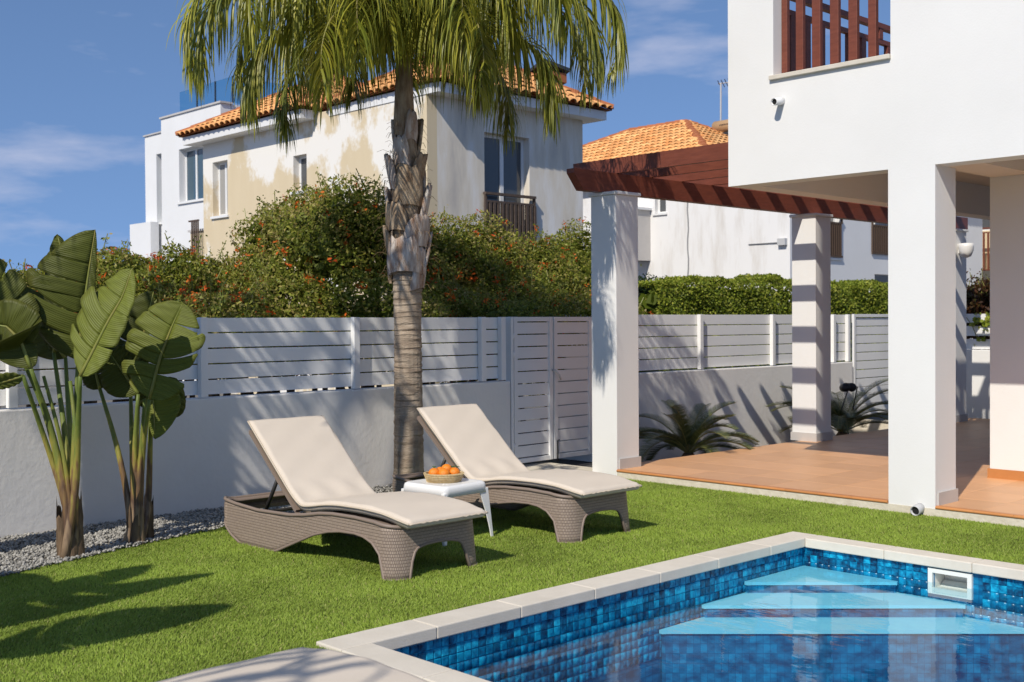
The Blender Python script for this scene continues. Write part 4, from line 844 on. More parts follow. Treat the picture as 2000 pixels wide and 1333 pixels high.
hedge('clipped bright green hedge showing between the first two terrace columns', 1285, 1560, 550, 545, -12.4, 24000, HG, group='clipped hedges beyond the fence')
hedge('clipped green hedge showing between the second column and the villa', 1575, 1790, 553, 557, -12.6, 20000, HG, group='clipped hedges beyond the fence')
shrub('bushy shrub between flowering shrub and clipped hedge, leaves coloured dark for shade', [blob(1265, 610, 17.2, .45, .42), blob(1310, 615, 17.3, .35, .34), blob(1225, 610, 17, .5, .42)], 9000, 6, .06, [(.012, .028, .006), (.02, .045, .009), (.035, .06, .012)], FLOW, group=None, name='shade_dark_shrub')  # shade on this shrub is put into its dark leaf palette
shrub('copper leaved shrub above the rear boundary fence', [((-8.5, 18.6, 1.72), (.55, .45, .5)), ((-7.9, 18.5, 1.85), (.5, .4, .62)), ((-7.4, 18.6, 1.6), (.5, .4, .5))], 7000, 0, .075, [(.045, .02, .010), (.085, .035, .016), (.12, .055, .02), (.08, .075, .02)], FLOW, group=None, name='copper_shrub', sprigs=60, zmin=1.15)
def vine():
    rt = root('climbing_sprig', (-8.2, 17.8, 1.3), 'green leafy sprig hanging through the rear fence gaps', 'plant')
    P = []
    for px, py, n in ((1908, 628, 26), (1925, 634, 14), (1916, 660, 12), (1930, 615, 14)): P.append(onY(px, py, 17.80)+rng.normal(0, 1, (n, 3))*np.array([.055, .02, .055]))
    P = np.concatenate(P); V, F, K = leafquads(P, np.repeat(np.array([[0, -1., .3]]), len(P), 0), np.full(len(P), .085), np.array(HG)[rng.integers(0, 4, len(P))], asp=.8); npmesh('leaves', V, F, 'leaf', rt, cols=K, kind='stuff')
    MB().tube([(-8.35, 17.81, 1.70), (-8.2, 17.80, 1.5), (-8.12, 17.8, 1.3)], .006, 5).build('stem', 'strel_stem', rt)
vine()

# ================================================================== PALMS
PB = np.array([-8.55, 6.82, 0.0])
def frond_mesh(az, el, Ln, droop, rs, nl=104, lfl=.72, hang=1.0, tone=0., wm=1.):
    """rachis path and leaflet strips; origin at the crown heart"""
    r_ = np.random.default_rng(rs); n = 26; p = np.zeros(3); pts = [p.copy()]; e = el; step = Ln/n; a = az
    for i in range(n):
        t = i/n; e -= droop/n*(.35+1.6*t); a += r_.normal(0, .008); d = np.array([math.cos(e)*math.cos(a), math.cos(e)*math.sin(a), math.sin(e)]); p = p+d*step; pts.append(p.copy())
    pts = np.array(pts); rad = np.interp(np.linspace(0, 1, n+1), [0, .12, .5, 1], [.032, .020, .011, .003])
    mb = MB().tube(list(pts), list(rad), 6)
    V = []; F = []; K = []; off = 0; seg = 6
    for i in range(nl):
        t = .16+.84*(i+.5)/nl
        for sd in (-1, 1):
            tj = min(.999, max(.1, t+r_.normal(0, .006))); x = tj*n; k = min(int(x), n-1); q = pts[k]+(pts[k+1]-pts[k])*(x-k); tg = pts[k+1]-pts[k]; tg /= np.linalg.norm(tg)
            s = np.cross(tg, (0, 0, 1)); s /= np.linalg.norm(s)+1e-9; u = np.cross(s, tg)
            sw = np.interp(tj, [.1, .6, 1], [.35, .75, 1.6]); lift = r_.choice([-.7, -.15, .4])+r_.normal(0, .2)
            d = s*sd+tg*sw*.8+u*lift; d /= np.linalg.norm(d); L_ = lfl*np.interp(tj, [.1, .25, .6, 1], [.55, 1., 1., .45])*r_.uniform(.85, 1.12); w = .0088*wm*r_.uniform(.8, 1.2)
            pp = q.copy(); st = L_/seg; vv = []; g = np.array([0, 0, -1.])
            wd = np.cross(d, g+s*.3); wd /= np.linalg.norm(wd)+1e-9; hh = hang*r_.uniform(.8, 1.7)
            for j in range(seg+1):
                ww = w*(1-(j/seg)**2.2)+.0006; vv += [pp-wd*ww, pp+wd*ww]; d = d+g*hh*.42*(.4+j*.28); d /= np.linalg.norm(d); pp = pp+d*st
            V += vv; F += [(off+2*j, off+2*j+1, off+2*j+3, off+2*j+2) for j in range(seg)]; off += 2*(seg+1)
            c = (lambda k_: np.array([.115, .150, .018])*(1-k_)+np.array([.34, .32, .040])*k_)(r_.uniform(0, 1)); c = np.clip(c*(1+tone)+np.array([.05, .025, 0])*max(tone, 0), .01, 1)
            K += [c*np.interp(j//2, [0, seg], [1, 1.15]) for j in range(2*(seg+1))]
    return mb, np.array(V), np.array(F), np.array(K)
RV = math.atan2(_R[1], _R[0])                          # azimuth of 'right' in the photograph
def make_palm(loc, label, height, fronds, nl=104, wm=1.):
    rt = root('palm_tree', tuple(loc), label, 'palm', 'slender feather palms in the garden')
    WORLD.pop(rt.name, None)
    # ringed trunk
    n = 20; prof = []; z = -.05; r0 = .150
    while z < 2.08:
        r = np.interp(z, [0, .4, 1.5, 2.1], [.150, .140, .128, .138]); step = random.uniform(.035, .075)*np.interp(z, [0, 1, 2], [2.0, 1.3, .9]); prof += [(r*random.uniform(1.0, 1.03), z), (r*random.uniform(.955, .985), z+step*.82)]; z += step
    v = []; m = len(prof)
    for i, (r, zz) in enumerate(prof):
        ph = random.uniform(0, 6)
        for k in range(n): a = 2*math.pi*k/n; v.append((r*math.cos(a)*(1+.02*math.sin(3*a+ph)), r*math.sin(a)*(1+.02*math.sin(2*a+ph)), zz+.006*math.sin(a*2+ph)))
    f = [(i*n+k, i*n+(k+1) % n, (i+1)*n+(k+1) % n, (i+1)*n+k) for i in range(m-1) for k in range(n)]
    meshobj('trunk', v, f, 'palm_bark', rt, smooth=False, inv=False)
    zc = height
    MB().tube([(0, 0, 2.0), (0, 0, 2.9), (-.03, 0, 3.5), (-.02, 0, height+.25)], [.13, .14, .10, .05], 12).build('crown_shaft', 'palm_boot', rt, smooth=True, inv=False)
    # cut leaf bases: curved plates that clasp the trunk and flare outwards
    nb = 19
    for i in range(nb):
        t = i/(nb-1); z0 = 1.93+t*1.38; a0 = i*2.4+.6; hw = np.interp(t, [0, .5, 1], [1.15, .95, .7]); L_ = random.uniform(.24, .40)*np.interp(t, [0, 1], [1.0, .95]); fl = random.uniform(.01, .06); r = np.interp(t, [0, .12, .45, .75, 1], [.158, .188, .178, .14, .105])
        v = []; nu, nv = 7, 6
        for th in (0, .03):
            for j in range(nv):
                s = j/(nv-1); wdt = hw*(1-.55*s**1.4); rr = r+fl*s**1.7-th*.9+.015*math.sin(s*3)
                for k in range(nu): u = -1+2*k/(nu-1); a = a0+u*wdt; v.append((rr*math.cos(a)+.0, rr*math.sin(a), z0+L_*s-.035*abs(u)**2*(1 if s < .5 else -.3)+(.02*math.sin(k*2.1+i) if j == nv-1 else 0)))
        q = nu*nv; f = []
        for j in range(nv-1):
            for k in range(nu-1): A = j*nu+k; f += [(A, A+1, A+nu+1, A+nu), (q+A+1, q+A, q+A+nu, q+A+nu+1)]
        for k in range(nu-1): f += [((nv-1)*nu+k, (nv-1)*nu+k+1, q+(nv-1)*nu+k+1, q+(nv-1)*nu+k)]
        for j in range(nv-1): f += [(j*nu, j*nu+nu, q+j*nu+nu, q+j*nu), (j*nu+nu-1, q+j*nu+nu-1, q+j*nu+2*nu-1, j*nu+2*nu-1)]
        meshobj('leaf_base', v, f, 'palm_boot_grey' if i % 3 != 1 else 'palm_boot', rt, smooth=True, inv=False)
    fb = MB()
    for i in range(230):
        a = random.uniform(0, 6.28); z = random.uniform(1.95, 3.5); rr_ = np.interp(z, [1.95, 2.2, 2.8, 3.5], [.15, .20, .18, .11]); p = np.array([rr_*math.cos(a), rr_*math.sin(a), z]); d = np.array([math.cos(a), math.sin(a), random.uniform(-.6, .6)])*random.uniform(.03, .10)+np.array([random.uniform(-.05, .05), random.uniform(-.05, .05), 0])
        fb.tube([p, p+d*.6+np.array([0, 0, .01]), p+d+np.array([0, 0, -.03])], .0016, 3, False)
    fb.build('fibres', 'palm_fibre', rt, inv=False)['kind'] = 'stuff'
    for i, (az, el, Ln, dr, tone) in enumerate(fronds):
        mb, V, F, K = frond_mesh(az, el, Ln, dr, 100+i*7, tone=tone, nl=nl, wm=wm); o = mb.build('frond', 'rachis', rt, smooth=True, inv=False); o.location = (0, 0, zc-.05+.02*(i % 5))
        npmesh('leaflets', V, F, 'palm_leaf', o, cols=K, kind='stuff', inv=False)
    return rt
fr = []
spec = [  # azimuth relative to 'photo right', start elevation, length, droop, tone
 (0.05, 60, 3.1, 2.75, .0), (-.25, 46, 2.5, 2.3, -.1), (.45, 52, 2.7, 2.4, -.15), (math.pi-.05, 58, 3.15, 2.75, .25), (math.pi+.3, 46, 2.6, 2.35, .15), (math.pi-.45, 55, 2.7, 2.4, -.1),
 (-1.2, 52, 2.5, 2.5, .2), (-1.75, 48, 2.4, 2.6, .25), (-2.25, 54, 2.6, 2.5, .2), (-.75, 55, 2.6, 2.45, .0), (1.1, 58, 2.6, 2.4, -.1), (1.6, 55, 2.6, 2.4, -.1), (2.2, 57, 2.6, 2.4, -.1),
 (-1.0, 28, 2.0, 2.2, .1), (-2.0, 25, 2.0, 2.2, .15), (.8, 30, 2.0, 2.1, -.1), (2.6, 32, 2.1, 2.2, -.05), (-.1, 24, 1.9, 2.0, -.05), (3.3, 28, 2.0, 2.1, .1), (-1.55, 74, 2.6, 2.3, .1), (.4, 78, 2.7, 2.0, 0), (2.6, 78, 2.7, 2.0, 0),
 (-1.57, 60, 1.75, 2.9, .15), (-.6, 58, 1.8, 2.8, .05), (-2.5, 58, 1.8, 2.8, .15), (.9, 52, 1.7, 2.7, -.1), (2.2, 52, 1.7, 2.7, -.1), (-1.1, 40, 1.35, 2.3, .1), (-2.05, 40, 1.35, 2.3, .2)]
for a, e, L_, d, t in spec: fr.append((RV+a, R(e), L_, d, t))
palm = make_palm(PB, 'slender feather palm with ringed grey trunk behind the loungers', 4.22, fr)
sparse = make_palm((-8.15, 2.1, 0), 'feather palm out of view at the left, known by its striped shadow on the wall', 3.95, [fr[i] for i in (0, 3, 6, 8, 10, 12, 18)], nl=30, wm=2.6); sparse.scale = (1.27,)*3; sparse.rotation_euler = (0, 0, 1.1)
def palm_copy(loc, rz, s, label):
    c = copy_tree(sparse); c.location = loc; c.rotation_euler = (0, 0, rz); c.scale = (s,)*3; c['label'] = label; return c
palm_copy((-.95, -2.75, 0), 2.0, 1.08, 'feather palm out of view beside the pool, known by its shadow on the near lounger')

# ================================================================== GIANT BIRD OF PARADISE
def strel_leaf(mid, side, W_l, W_r, fold, tears, rs, tone=1.0, yel=0., curl=.25, parent=None, droopw=.15):
    """mid: points of the midrib (base to tip); side: vector to the right half"""
    r_ = np.random.default_rng(rs); mid = np.array(mid, float); n = 44
    tt = np.linspace(0, 1, len(mid)); T = np.linspace(0, 1, n+1)
    from_ = np.stack([np.interp(T, tt, mid[:, k]) for k in range(3)], -1)
    for _ in range(6): from_[1:-1] = (from_[:-2]+2*from_[1:-1]+from_[2:])/4
    side = np.array(side, float); V = []; F = []; K = []; UV = []; nw = 7
    Ltot = np.linalg.norm(np.diff(from_, axis=0), axis=1).sum()
    for sd, W_ in ((-1, W_l), (1, W_r)):
        cuts = sorted(tears.get(sd, [])); bounds = [0]+[int(c*n) for c in cuts]+[n]
        for b_ in range(len(bounds)-1):
            i0, i1 = bounds[b_], bounds[b_+1]; off = len(V); rot = r_.normal(0, .16)+(.10 if b_ < len(bounds)-2 else 0); dr = r_.uniform(.5, 1.5)*droopw
            for i in range(i0, i1+1):
                t = T[i]; tg = from_[min(i+1, n)]-from_[max(i-1, 0)]; tg /= np.linalg.norm(tg); s = side-tg*(side@tg); s /= np.linalg.norm(s); nr = np.cross(s, tg)
                prof = (math.sin(math.pi*min(1, t**.72))**.62)*(1 if t < .985 else .6); tt_ = (i-i0)/max(1, i1-i0); notch = (1-.05*math.exp(-(i-i0)/.8) if i0 > 0 else 1)*(1-.09*math.exp(-(i1-i)/.7) if i1 < n else 1)
                w = W_*prof*notch*.92
                for j in range(nw+1):
                    u = j/nw; sw = tg*w*u*(.10+rot*u)       # veins swing a little towards the tip
                    p = from_[i]+s*sd*w*u*math.cos(fold*(1-.4*u))+nr*w*u*math.sin(fold*(1-.5*u))+sw-nr*dr*w*u*u+nr*.006*math.sin(i*1.1+j)*u
                    V.append(p); UV.append((t*Ltot, u*w)); vein = .5+.5*math.sin(i*2.4+b_); c = np.array([.118, .138, .022])*tone; c = c*(1+.26*vein+.08*math.sin(t*9+rs)); c = c*(1-yel)+np.array([.17, .19, .04])*yel
                    if u > .93: c = c*.75+np.array([.10, .075, .02])*.25
                    K.append(c)
            m = nw+1
            for i in range(i1-i0):
                for j in range(nw): a = off+i*m+j; q = (a, a+1, a+m+1, a+m); F.append(q if sd > 0 else q[::-1])
    o = npmesh('leaf', np.array(V), np.array(F), 'strel_leaf', parent, cols=np.clip(np.array(K), 0, 1), smooth=True)
    uvl = o.data.uv_layers.new(name='UVMap'); li = np.zeros(len(o.data.loops), np.int32); o.data.loops.foreach_get('vertex_index', li); uvl.data.foreach_set('uv', np.array(UV)[li].astype(np.float32).ravel())
    sd_ = o.modifiers.new('thick', 'SOLIDIFY'); sd_.thickness = .003
    Vm = MB().tube([from_[i] for i in range(0, n+1, 4)], list(np.interp(np.linspace(0, 1, n//4+1), [0, .5, 1], [.014, .010, .003])), 6); Vm.build('midrib', 'strel_stem', o, smooth=True)
    return o
def pt(px, py, d): return at(px, py, d)
def stem(parent, pts, r0, r1, m='strel_petiole'):
    pts = [np.array(p) for p in pts]; T = np.linspace(0, 1, 14); t0 = np.linspace(0, 1, len(pts)); P = np.stack([np.interp(T, t0, [p[k] for p in pts]) for k in range(3)], -1)
    for _ in range(4): P[1:-1] = (P[:-2]+2*P[1:-1]+P[2:])/4
    return MB().tube(list(P), list(np.linspace(r0, r1, 14)), 8).build('stem', m, parent, smooth=True)
def boot(parent, base, top, r0, r1, rs):
    """old sheath at the foot of a clump: ragged fibrous tube"""
    r_ = np.random.default_rng(rs); n = 14; m = 7; v = []; base, top = np.array(base), np.array(top)
    for i in range(m):
        t = i/(m-1); c = base+(top-base)*t; r = r0+(r1-r0)*t
        for k in range(n): a = 2*math.pi*k/n; rr = r*(1+.14*math.sin(3*a+rs)+.05*r_.normal()); v.append(c+np.array([rr*math.cos(a), rr*math.sin(a), (.05*r_.normal() if i == m-1 else 0)]))
    f = [(i*n+k, i*n+(k+1) % n, (i+1)*n+(k+1) % n, (i+1)*n+k) for i in range(m-1) for k in range(n)]
    return meshobj('sheath', v, f, 'strel_base', parent, smooth=True)
SR = np.array(_R); SUv = np.array([0, 0, 1.]); SF = np.array(_F)
GA = np.array([-7.88, 3.32, 0.0]); GB = np.array([-8.0, 3.86, 0.0]); d1 = float((GA-EYE)@F2); d2 = float((GB-EYE)@F2)
st1 = root('bird_of_paradise', tuple(GA), 'tall broad leaved bird of paradise clump at the left picture edge', 'plant', 'bird of paradise plants in the gravel')
st2 = root('bird_of_paradise', tuple(GB), 'smaller bird of paradise clump with torn leaf in front of fence', 'plant', 'bird of paradise plants in the gravel')
boot(st1, GA+np.array([0, 0, -.02]), GA+np.array([-.01, .02, .24]), .075, .058, 3); boot(st1, GA+np.array([.02, .03, .0]), GA+np.array([.0, .04, .42]), .050, .030, 5); boot(st1, GA+np.array([-.03, -.04, -.02]), GA+np.array([-.05, -.05, .34]), .045, .03, 6)
boot(st2, pt(263, 1072, d2), pt(262, 1010, d2), .055, .046, 8); boot(st2, pt(290, 1056, d2+.15), pt(291, 985, d2+.15), .038, .032, 9)
FOOT = {st1.name: GA, st2.name: pt(266, 1068, d2)}
def leafpair(parent, base, bpx, tip, dep, side, Wl, Wr, fold, tears, rs, dd=0., bow=(0, 0), tone=1., yel=0., r0=.022, mids=None, droopw=.15, via=None):
    b0 = pt(bpx[0], bpx[1], dep); t0 = pt(tip[0], tip[1], dep+dd); mm = [b0]+([pt(x, y, dep+dd*k) for x, y, k in mids] if mids else [])+[t0]
    strel_leaf(mm, side, Wl, Wr, fold, tears, rs, tone, yel, parent=parent, droopw=droopw)
    gnd = np.array(FOOT[parent.name])+np.random.default_rng(rs).normal(0, .022, 3)*np.array([1, 1, 0]); stem(parent, [gnd, base]+([pt(*via)] if via else [])+[b0], r0*1.55, .0135)
# clump 1
leafpair(st1, pt(138, 960, d1), (105, 690), (112, 458), d1+.25, -SR+SF*.25, .10, .19, .25, {1: [.22, .4, .62, .8], -1: [.5]}, 11, tone=.85, via=(125, 830, d1+.1), mids=[(125, 600, .5), (128, 520, .8)])
leafpair(st1, pt(142, 950, d1), (152, 705), (186, 449), d1+.05, SR+SF*.2, .44, .07, .30, {-1: [.18, .32, .46, .60, .76]}, 12, tone=.75, via=(147, 830, d1), mids=[(163, 610, .4), (172, 540, .7)])
leafpair(st1, pt(150, 950, d1-.05), (157, 735), (258, 525), d1-.25, SR+SUv*.4-SF*.25, .30, .16, .22, {-1: [.16, .28, .40, .56, .74], 1: [.34, .62]}, 13, tone=1.45, yel=.10, via=(152, 840, d1-.1), mids=[(180, 690, .3), (210, 630, .5), (240, 580, .8)])
leafpair(st1, pt(132, 980, d1), (38, 690), (-50, 500), d1-.1, SR+SUv*.5, .22, .25, .2, {1: [.3, .5, .72], -1: [.45]}, 14, tone=.8, via=(90, 800, d1), mids=[(20, 640, .4), (-10, 570, .7)])
leafpair(st1, pt(134, 980, d1), (60, 720), (-60, 640), d1-.2, SUv-SR*.4, .10, .24, .25, {1: [.35, .7]}, 15, tone=.7, via=(100, 830, d1), mids=[(40, 665, .3), (10, 635, .6)])
leafpair(st1, pt(130, 985, d1), (45, 735), (-40, 760), d1-.3, SUv*.8-SF*.5, .06, .08, .5, {}, 16, tone=1.1, yel=.7, via=(85, 850, d1), r0=.018)
leafpair(st1, pt(146, 950, d1+.05), (128, 700), (30, 560), d1+.45, SUv*.7+SR*.5, .22, .20, .15, {}, 17, tone=.7, via=(135, 830, d1+.2))
stem(st1, [GA, pt(140, 985, d1-.02), pt(118, 850, d1-.02), pt(85, 735, d1-.05)], .020, .012); stem(st1, [GA+np.array([.02, .02, 0]), pt(148, 985, d1-.06), pt(150, 850, d1-.08), pt(137, 745, d1)], .022, .013)
# clump 2
leafpair(st2, pt(272, 1000, d2), (292, 780), (357, 592), d2-.2, SR-SUv*.35-SF*.15, .31, .30, .16, {-1: [.18, .28, .38, .52, .70], 1: [.22, .36, .56, .74]}, 21, tone=1.25, yel=.06, via=(278, 880, d2), mids=[(312, 700, .4), (335, 640, .7)], droopw=.05)
leafpair(st2, pt(255, 1000, d2), (195, 760), (165, 660), d2+.1, SR*.8+SUv*.3, .12, .26, .35, {1: [.35, .6]}, 22, tone=.65, via=(232, 880, d2), mids=[(185, 720, .5)])
leafpair(st2, pt(262, 1000, d2), (255, 760), (300, 570), d2+.3, SR+SUv*.2, .28, .05, .3, {-1: [.25, .45, .7]}, 23, tone=.62, via=(258, 880, d2))
leafpair(st2, pt(290, 1000, d2+.15), (296, 760), (303, 858), d2+.05, SR+SF*.2, .06, .22, .15, {}, 24, tone=1.7, yel=.22, via=(293, 880, d2+.15), mids=[(300, 800, .4)])
leafpair(st2, pt(265, 1000, d2), (270, 770), (215, 690), d2-.05, SR*.4+SUv, .20, .24, .2, {1: [.3, .5, .7]}, 25, tone=.8, via=(262, 880, d2))
leafpair(st2, pt(268, 1000, d2), (270, 790), (345, 740), d2+.1, -SUv+SR*.2, .12, .26, .1, {}, 26, tone=.95, via=(266, 880, d2))
stem(st2, [pt(268, 1070, d2), pt(268, 1000, d2-.03), pt(275, 880, d2-.03), pt(283, 780, d2-.1)], .022, .013)
# the same kind of plant out of view on the left: it throws the leafy shadow across the lawn
c = copy_tree(st1); c.location = tuple(GA+np.array([2.35, -3.25, 0])); c.scale = (1.45,)*3; c['label'] = 'bird of paradise out of view, known by its leafy shadow on the lawn'

# ================================================================== CYCADS
def cycad(loc, label, nfr, Ln, seed, pot=False):
    r_ = np.random.default_rng(seed); rt = root('cycad', tuple(loc), label, 'plant', 'cycads in the bed along the wall')
    MB().lathe([(.09, 0), (.11, .06), (.10, .16), (.06, .22)], tuple(loc), 14).build('trunk', 'strel_base', rt)
    for i in range(nfr):
        a = 2*math.pi*i/nfr+r_.normal(0, .15); e = r_.uniform(.55, 1.4); n = 14; L_ = Ln*r_.uniform(.8, 1.1); p = np.array(loc)+np.array([0, 0, .2]); pts = [p.copy()]; dr = r_.uniform(1.0, 1.7)
        for k in range(n): e -= dr/n; d = np.array([math.cos(e)*math.cos(a), math.cos(e)*math.sin(a), math.sin(e)]); p = p+d*L_/n; p[2] = max(p[2], -.15); pts.append(p.copy())
        pts = np.array(pts); o = MB().tube(list(pts), list(np.linspace(.010, .003, n+1)), 5).build('frond', 'rachis', rt, smooth=True); V = []; F = []; K = []
        nl = 62
        for q in range(nl):
            t = .14+.86*q/nl; x = t*n; k = min(int(x), n-1); c = pts[k]+(pts[k+1]-pts[k])*(x-k); tg = pts[k+1]-pts[k]; tg /= np.linalg.norm(tg); s = np.cross(tg, (0, 0, 1.)); s /= np.linalg.norm(s)+1e-9; u = np.cross(s, tg)
            for sd in (-1, 1):
                d = s*sd*.85+tg*.6+u*.35; d /= np.linalg.norm(d); ll = .15*np.interp(t, [.1, .3, .8, 1], [.5, 1, 1, .5]); w = tg*.0055; off = len(V); V += [c-w, c+w, c+d*ll*.6+w*.8, c+d*ll*.6-w*.8, c+d*ll-u*.01]; F += [(off, off+1, off+2), (off, off+2, off+3), (off+3, off+2, off+4)]
                kk = r_.uniform(0, 1); cc = np.array([.045, .07, .018])*(1-kk)+np.array([.17, .18, .055])*kk; K += [cc]*5
        npmesh('leaflets', np.array(V), np.array(F), 'cycad_leaf', o, cols=np.array(K), kind='stuff')
    return rt
cycad((-8.70, 11.25, -.21), 'low arching cycad against the wall between the two nearer columns', 26, 1.0, 1)
cycad((-8.74, 14.85, -.21), 'dark cycad beside the second column near the far gate', 28, 1.15, 2)
# garden floodlight with two heads
fl = root('garden_light', (-8.62, 14.9, .03), 'black garden floodlight with two heads above the far cycad', 'garden light')
hd = onX(1655, 757, -8.62)
MB().tube([(-8.62, 14.95, -.21), hd+np.array([-.02, -.15, -.35]), hd+np.array([0, 0, -.06])], .009, 8).build('stake', 'spot_black', fl, smooth=True)
MB().tube([(-8.61, 14.99, .2), hd+np.array([.02, .12, -.30]), hd+np.array([.02, .24, 0]), hd+np.array([.02, .10, .02])], .008, 8).build('bracket', 'spot_black', fl, smooth=True)
for dy, tl in ((-.07, .3), (.09, -.1)):
    c0 = hd+np.array([0, dy, 0]); ax = np.array([.75, -.5, tl*.4]); ax /= np.linalg.norm(ax)
    MB().tube([c0-ax*.10, c0-ax*.06, c0+ax*.04, c0+ax*.06], [.035, .055, .065, .06], 14).build('lamp_head', 'spot_black', fl, smooth=True)

# ================================================================== SUN LOUNGERS
LX0, LX1, LW = 0.0, 2.10, .74                          # local: x from head end to foot end, y across
def prof(x, pts): return float(np.interp(x, [p[0] for p in pts], [p[1] for p in pts]))
TOP = [(0, .285), (.04, .305), (.25, .285), (.55, .270), (.97, .284), (1.15, .305), (1.32, .334), (1.47, .348), (1.72, .354), (1.94, .347), (2.10, .325)]
BOT = [(0, .19), (.06, .13), (.18, .05), (.30, .004), (.34, 0), (.74, 0), (.80, .015), (.96, .075), (1.12, .135), (1.26, .185), (1.42, .225), (1.56, .245), (1.72, .252), (1.82, .243), (1.91, .215), (1.96, .175), (1.985, .12), (2.0, .05), (2.005, 0), (2.10, 0)]
def outline(w, x0, x1, r, n=7):
    """rounded rectangle, counter-clockwise, starting mid-side"""
    h = w/2; pts = []
    xs = np.linspace(x0+r, x1-r, 60)
    for x in xs: pts.append((x, -h))
    for k in range(1, n): a = -math.pi/2+math.pi/2*k/n; pts.append((x1-r+r*math.cos(a), -h+r+r*math.sin(a)))
    for y in np.linspace(-h+r, h-r, 22): pts.append((x1, y))
    for k in range(1, n): a = math.pi/2*k/n; pts.append((x1-r+r*math.cos(a), h-r+r*math.sin(a)))
    for x in xs[::-1]: pts.append((x, h))
    for k in range(1, n): a = math.pi/2+math.pi/2*k/n; pts.append((x0+r+r*math.cos(a), h-r+r*math.sin(a)))
    for y in np.linspace(h-r, -h+r, 16): pts.append((x0, y))
    for k in range(1, n): a = math.pi+math.pi/2*k/n; pts.append((x0+r+r*math.cos(a), -h+r+r*math.sin(a)))
    return pts
def make_lounger(label, back_angle):
    rt = root('sun_lounger', (0, 0, 0), label, 'sun lounger', 'brown wicker look sun loungers'); WORLD.pop(rt.name, None)
    r = .13; O = outline(LW, LX0, LX1, r); n = len(O); v = []; f = []; uv = []; s = 0; lip = .016
    # woven shell: outer skin, thin wall
    cols_ = []
    for i, (x, y) in enumerate(O):
        if i: s += math.hypot(x-O[i-1][0], y-O[i-1][1])
        zt = prof(x, TOP); zb = prof(x, BOT)
        if x > LX1-r*.98:                                   # foot end: apron between the two front legs
            ay = abs(y); zb2 = prof(ay, [(0, .205), (.10, .20), (.17, .185), (.205, .15), (.225, .08), (.235, 0), (.5, 0)]); zb = zb2 if x > LX1-r*.6 else min(zb, zb2) if x > LX1-r*.9 else zb
        if x < .02: zb = .19
        cols_.append((x, y, zb, zt, s))
    m = 9
    for x, y, zb, zt, s_ in cols_:
        cx, cy = (min(max(x, r), LX1-r), math.copysign(max(0, abs(y)-0), y)); lean = .05 if x > 1.75 else 0
        for j in range(m):
            t = j/(m-1); z = zb+(zt-zb)*t; out = .012*math.sin(math.pi*t)                     # slight belly
            ox = x+(.035*(1-t)*(1 if x > LX1-r else 0))*0; head = -.0 if x > .2 else .03*math.sin(math.pi*t)
            yy = y*(1+.035*(1-z/.34)*(1 if x > 1.2 else .2)); xx = x-head*(1-x/.2 if x < .2 else 0)+(.03*(1-z/.34) if x > 1.95 else 0)
            v.append((xx, yy, z)); uv.append((s_, z))
    for i in range(n):
        k = (i+1) % n
        for j in range(m-1): f.append((i*m+j, k*m+j, k*m+j+1, i*m+j+1))
    me = bpy.data.meshes.new('shell'); me.from_pydata(v, [], f); setmats(me, 'wicker'); me.polygons.foreach_set('use_smooth', [True]*len(f))
    ul = me.uv_layers.new(name='UVMap'); li = np.zeros(len(me.loops), np.int32); me.loops.foreach_get('vertex_index', li); U = np.array(uv)[li]
    U = U.reshape(-1, 4, 2); wrap = (U[:, :, 0].max(1)-U[:, :, 0].min(1)) > 1; U[wrap, :, 0] = np.where(U[wrap, :, 0] < 1, U[wrap, :, 0]+s, U[wrap, :, 0]); ul.data.foreach_set('uv', U.astype(np.float32).ravel())
    o = link(bpy.data.objects.new('shell', me), rt, False); sd = o.modifiers.new('t', 'SOLIDIFY'); sd.thickness = .022; sd.offset = -1
    # smooth moulded rims: top edge and bottom edge
    MB().tube([v[i*m+m-1] for i in range(n)]+[v[m-1], ], .013, 8, False).build('top_rim', 'brown_plastic', rt, smooth=True, inv=False)
    MB().tube([v[i*m] for i in range(n)]+[v[0]], .010, 6, False).build('lower_rim', 'brown_plastic', rt, smooth=True, inv=False)
    # inner ledge at the open head end
    I = [(x*.985+.012, y*.86) for x, y in O]; vv = []; ff = []
    for i, (x, y) in enumerate(O): vv += [(x, y*.985, prof(x, TOP)+.004), (min(max(I[i][0], .055), LX1-.06), I[i][1], prof(x, TOP)-.012)]
    for i in range(n): k = (i+1) % n; ff.append((2*i, 2*k, 2*k+1, 2*i+1))
    lo = meshobj('ledge', vv, ff, 'brown_plastic', rt, smooth=True, inv=False); q = lo.modifiers.new('t', 'SOLIDIFY'); q.thickness = .015
    # seat deck: slats bowed along the profile
    for i in range(9):
        y = -.27+.54*i/8; pts = [(x, y, prof(x, TOP)-.012) for x in np.linspace(.96, 2.04, 14)]; b = MB()
        vs = [(x, y+dy, z+dz) for x, _, z in pts for dy, dz in ((-.026, -.02), (.026, -.02), (.026, 0), (-.026, 0))]; fs = []
        for k in range(13):
            for e in range(4): fs.append((k*4+e, k*4+(e+1) % 4, k*4+4+(e+1) % 4, k*4+4+e))
        b.add(vs, fs+[(3, 2, 1, 0), (52, 53, 54, 55)]).build('seat_slat', 'brown_plastic', rt, inv=False)
    for x in (1.05, 1.5, 1.95): box('cross_bar', x-.02, x+.02, -.33, .33, prof(x, TOP)-.06, prof(x, TOP)-.034, 'brown_plastic', rt, inv=False)
    # back rest, hinged
    hx, hz = .93, .300; ca, sa = math.cos(back_angle), math.sin(back_angle); Lb = .80
    def B(u, y, w): return (hx-u*ca+w*sa, y, hz+u*sa+w*ca)
    bb = MB()
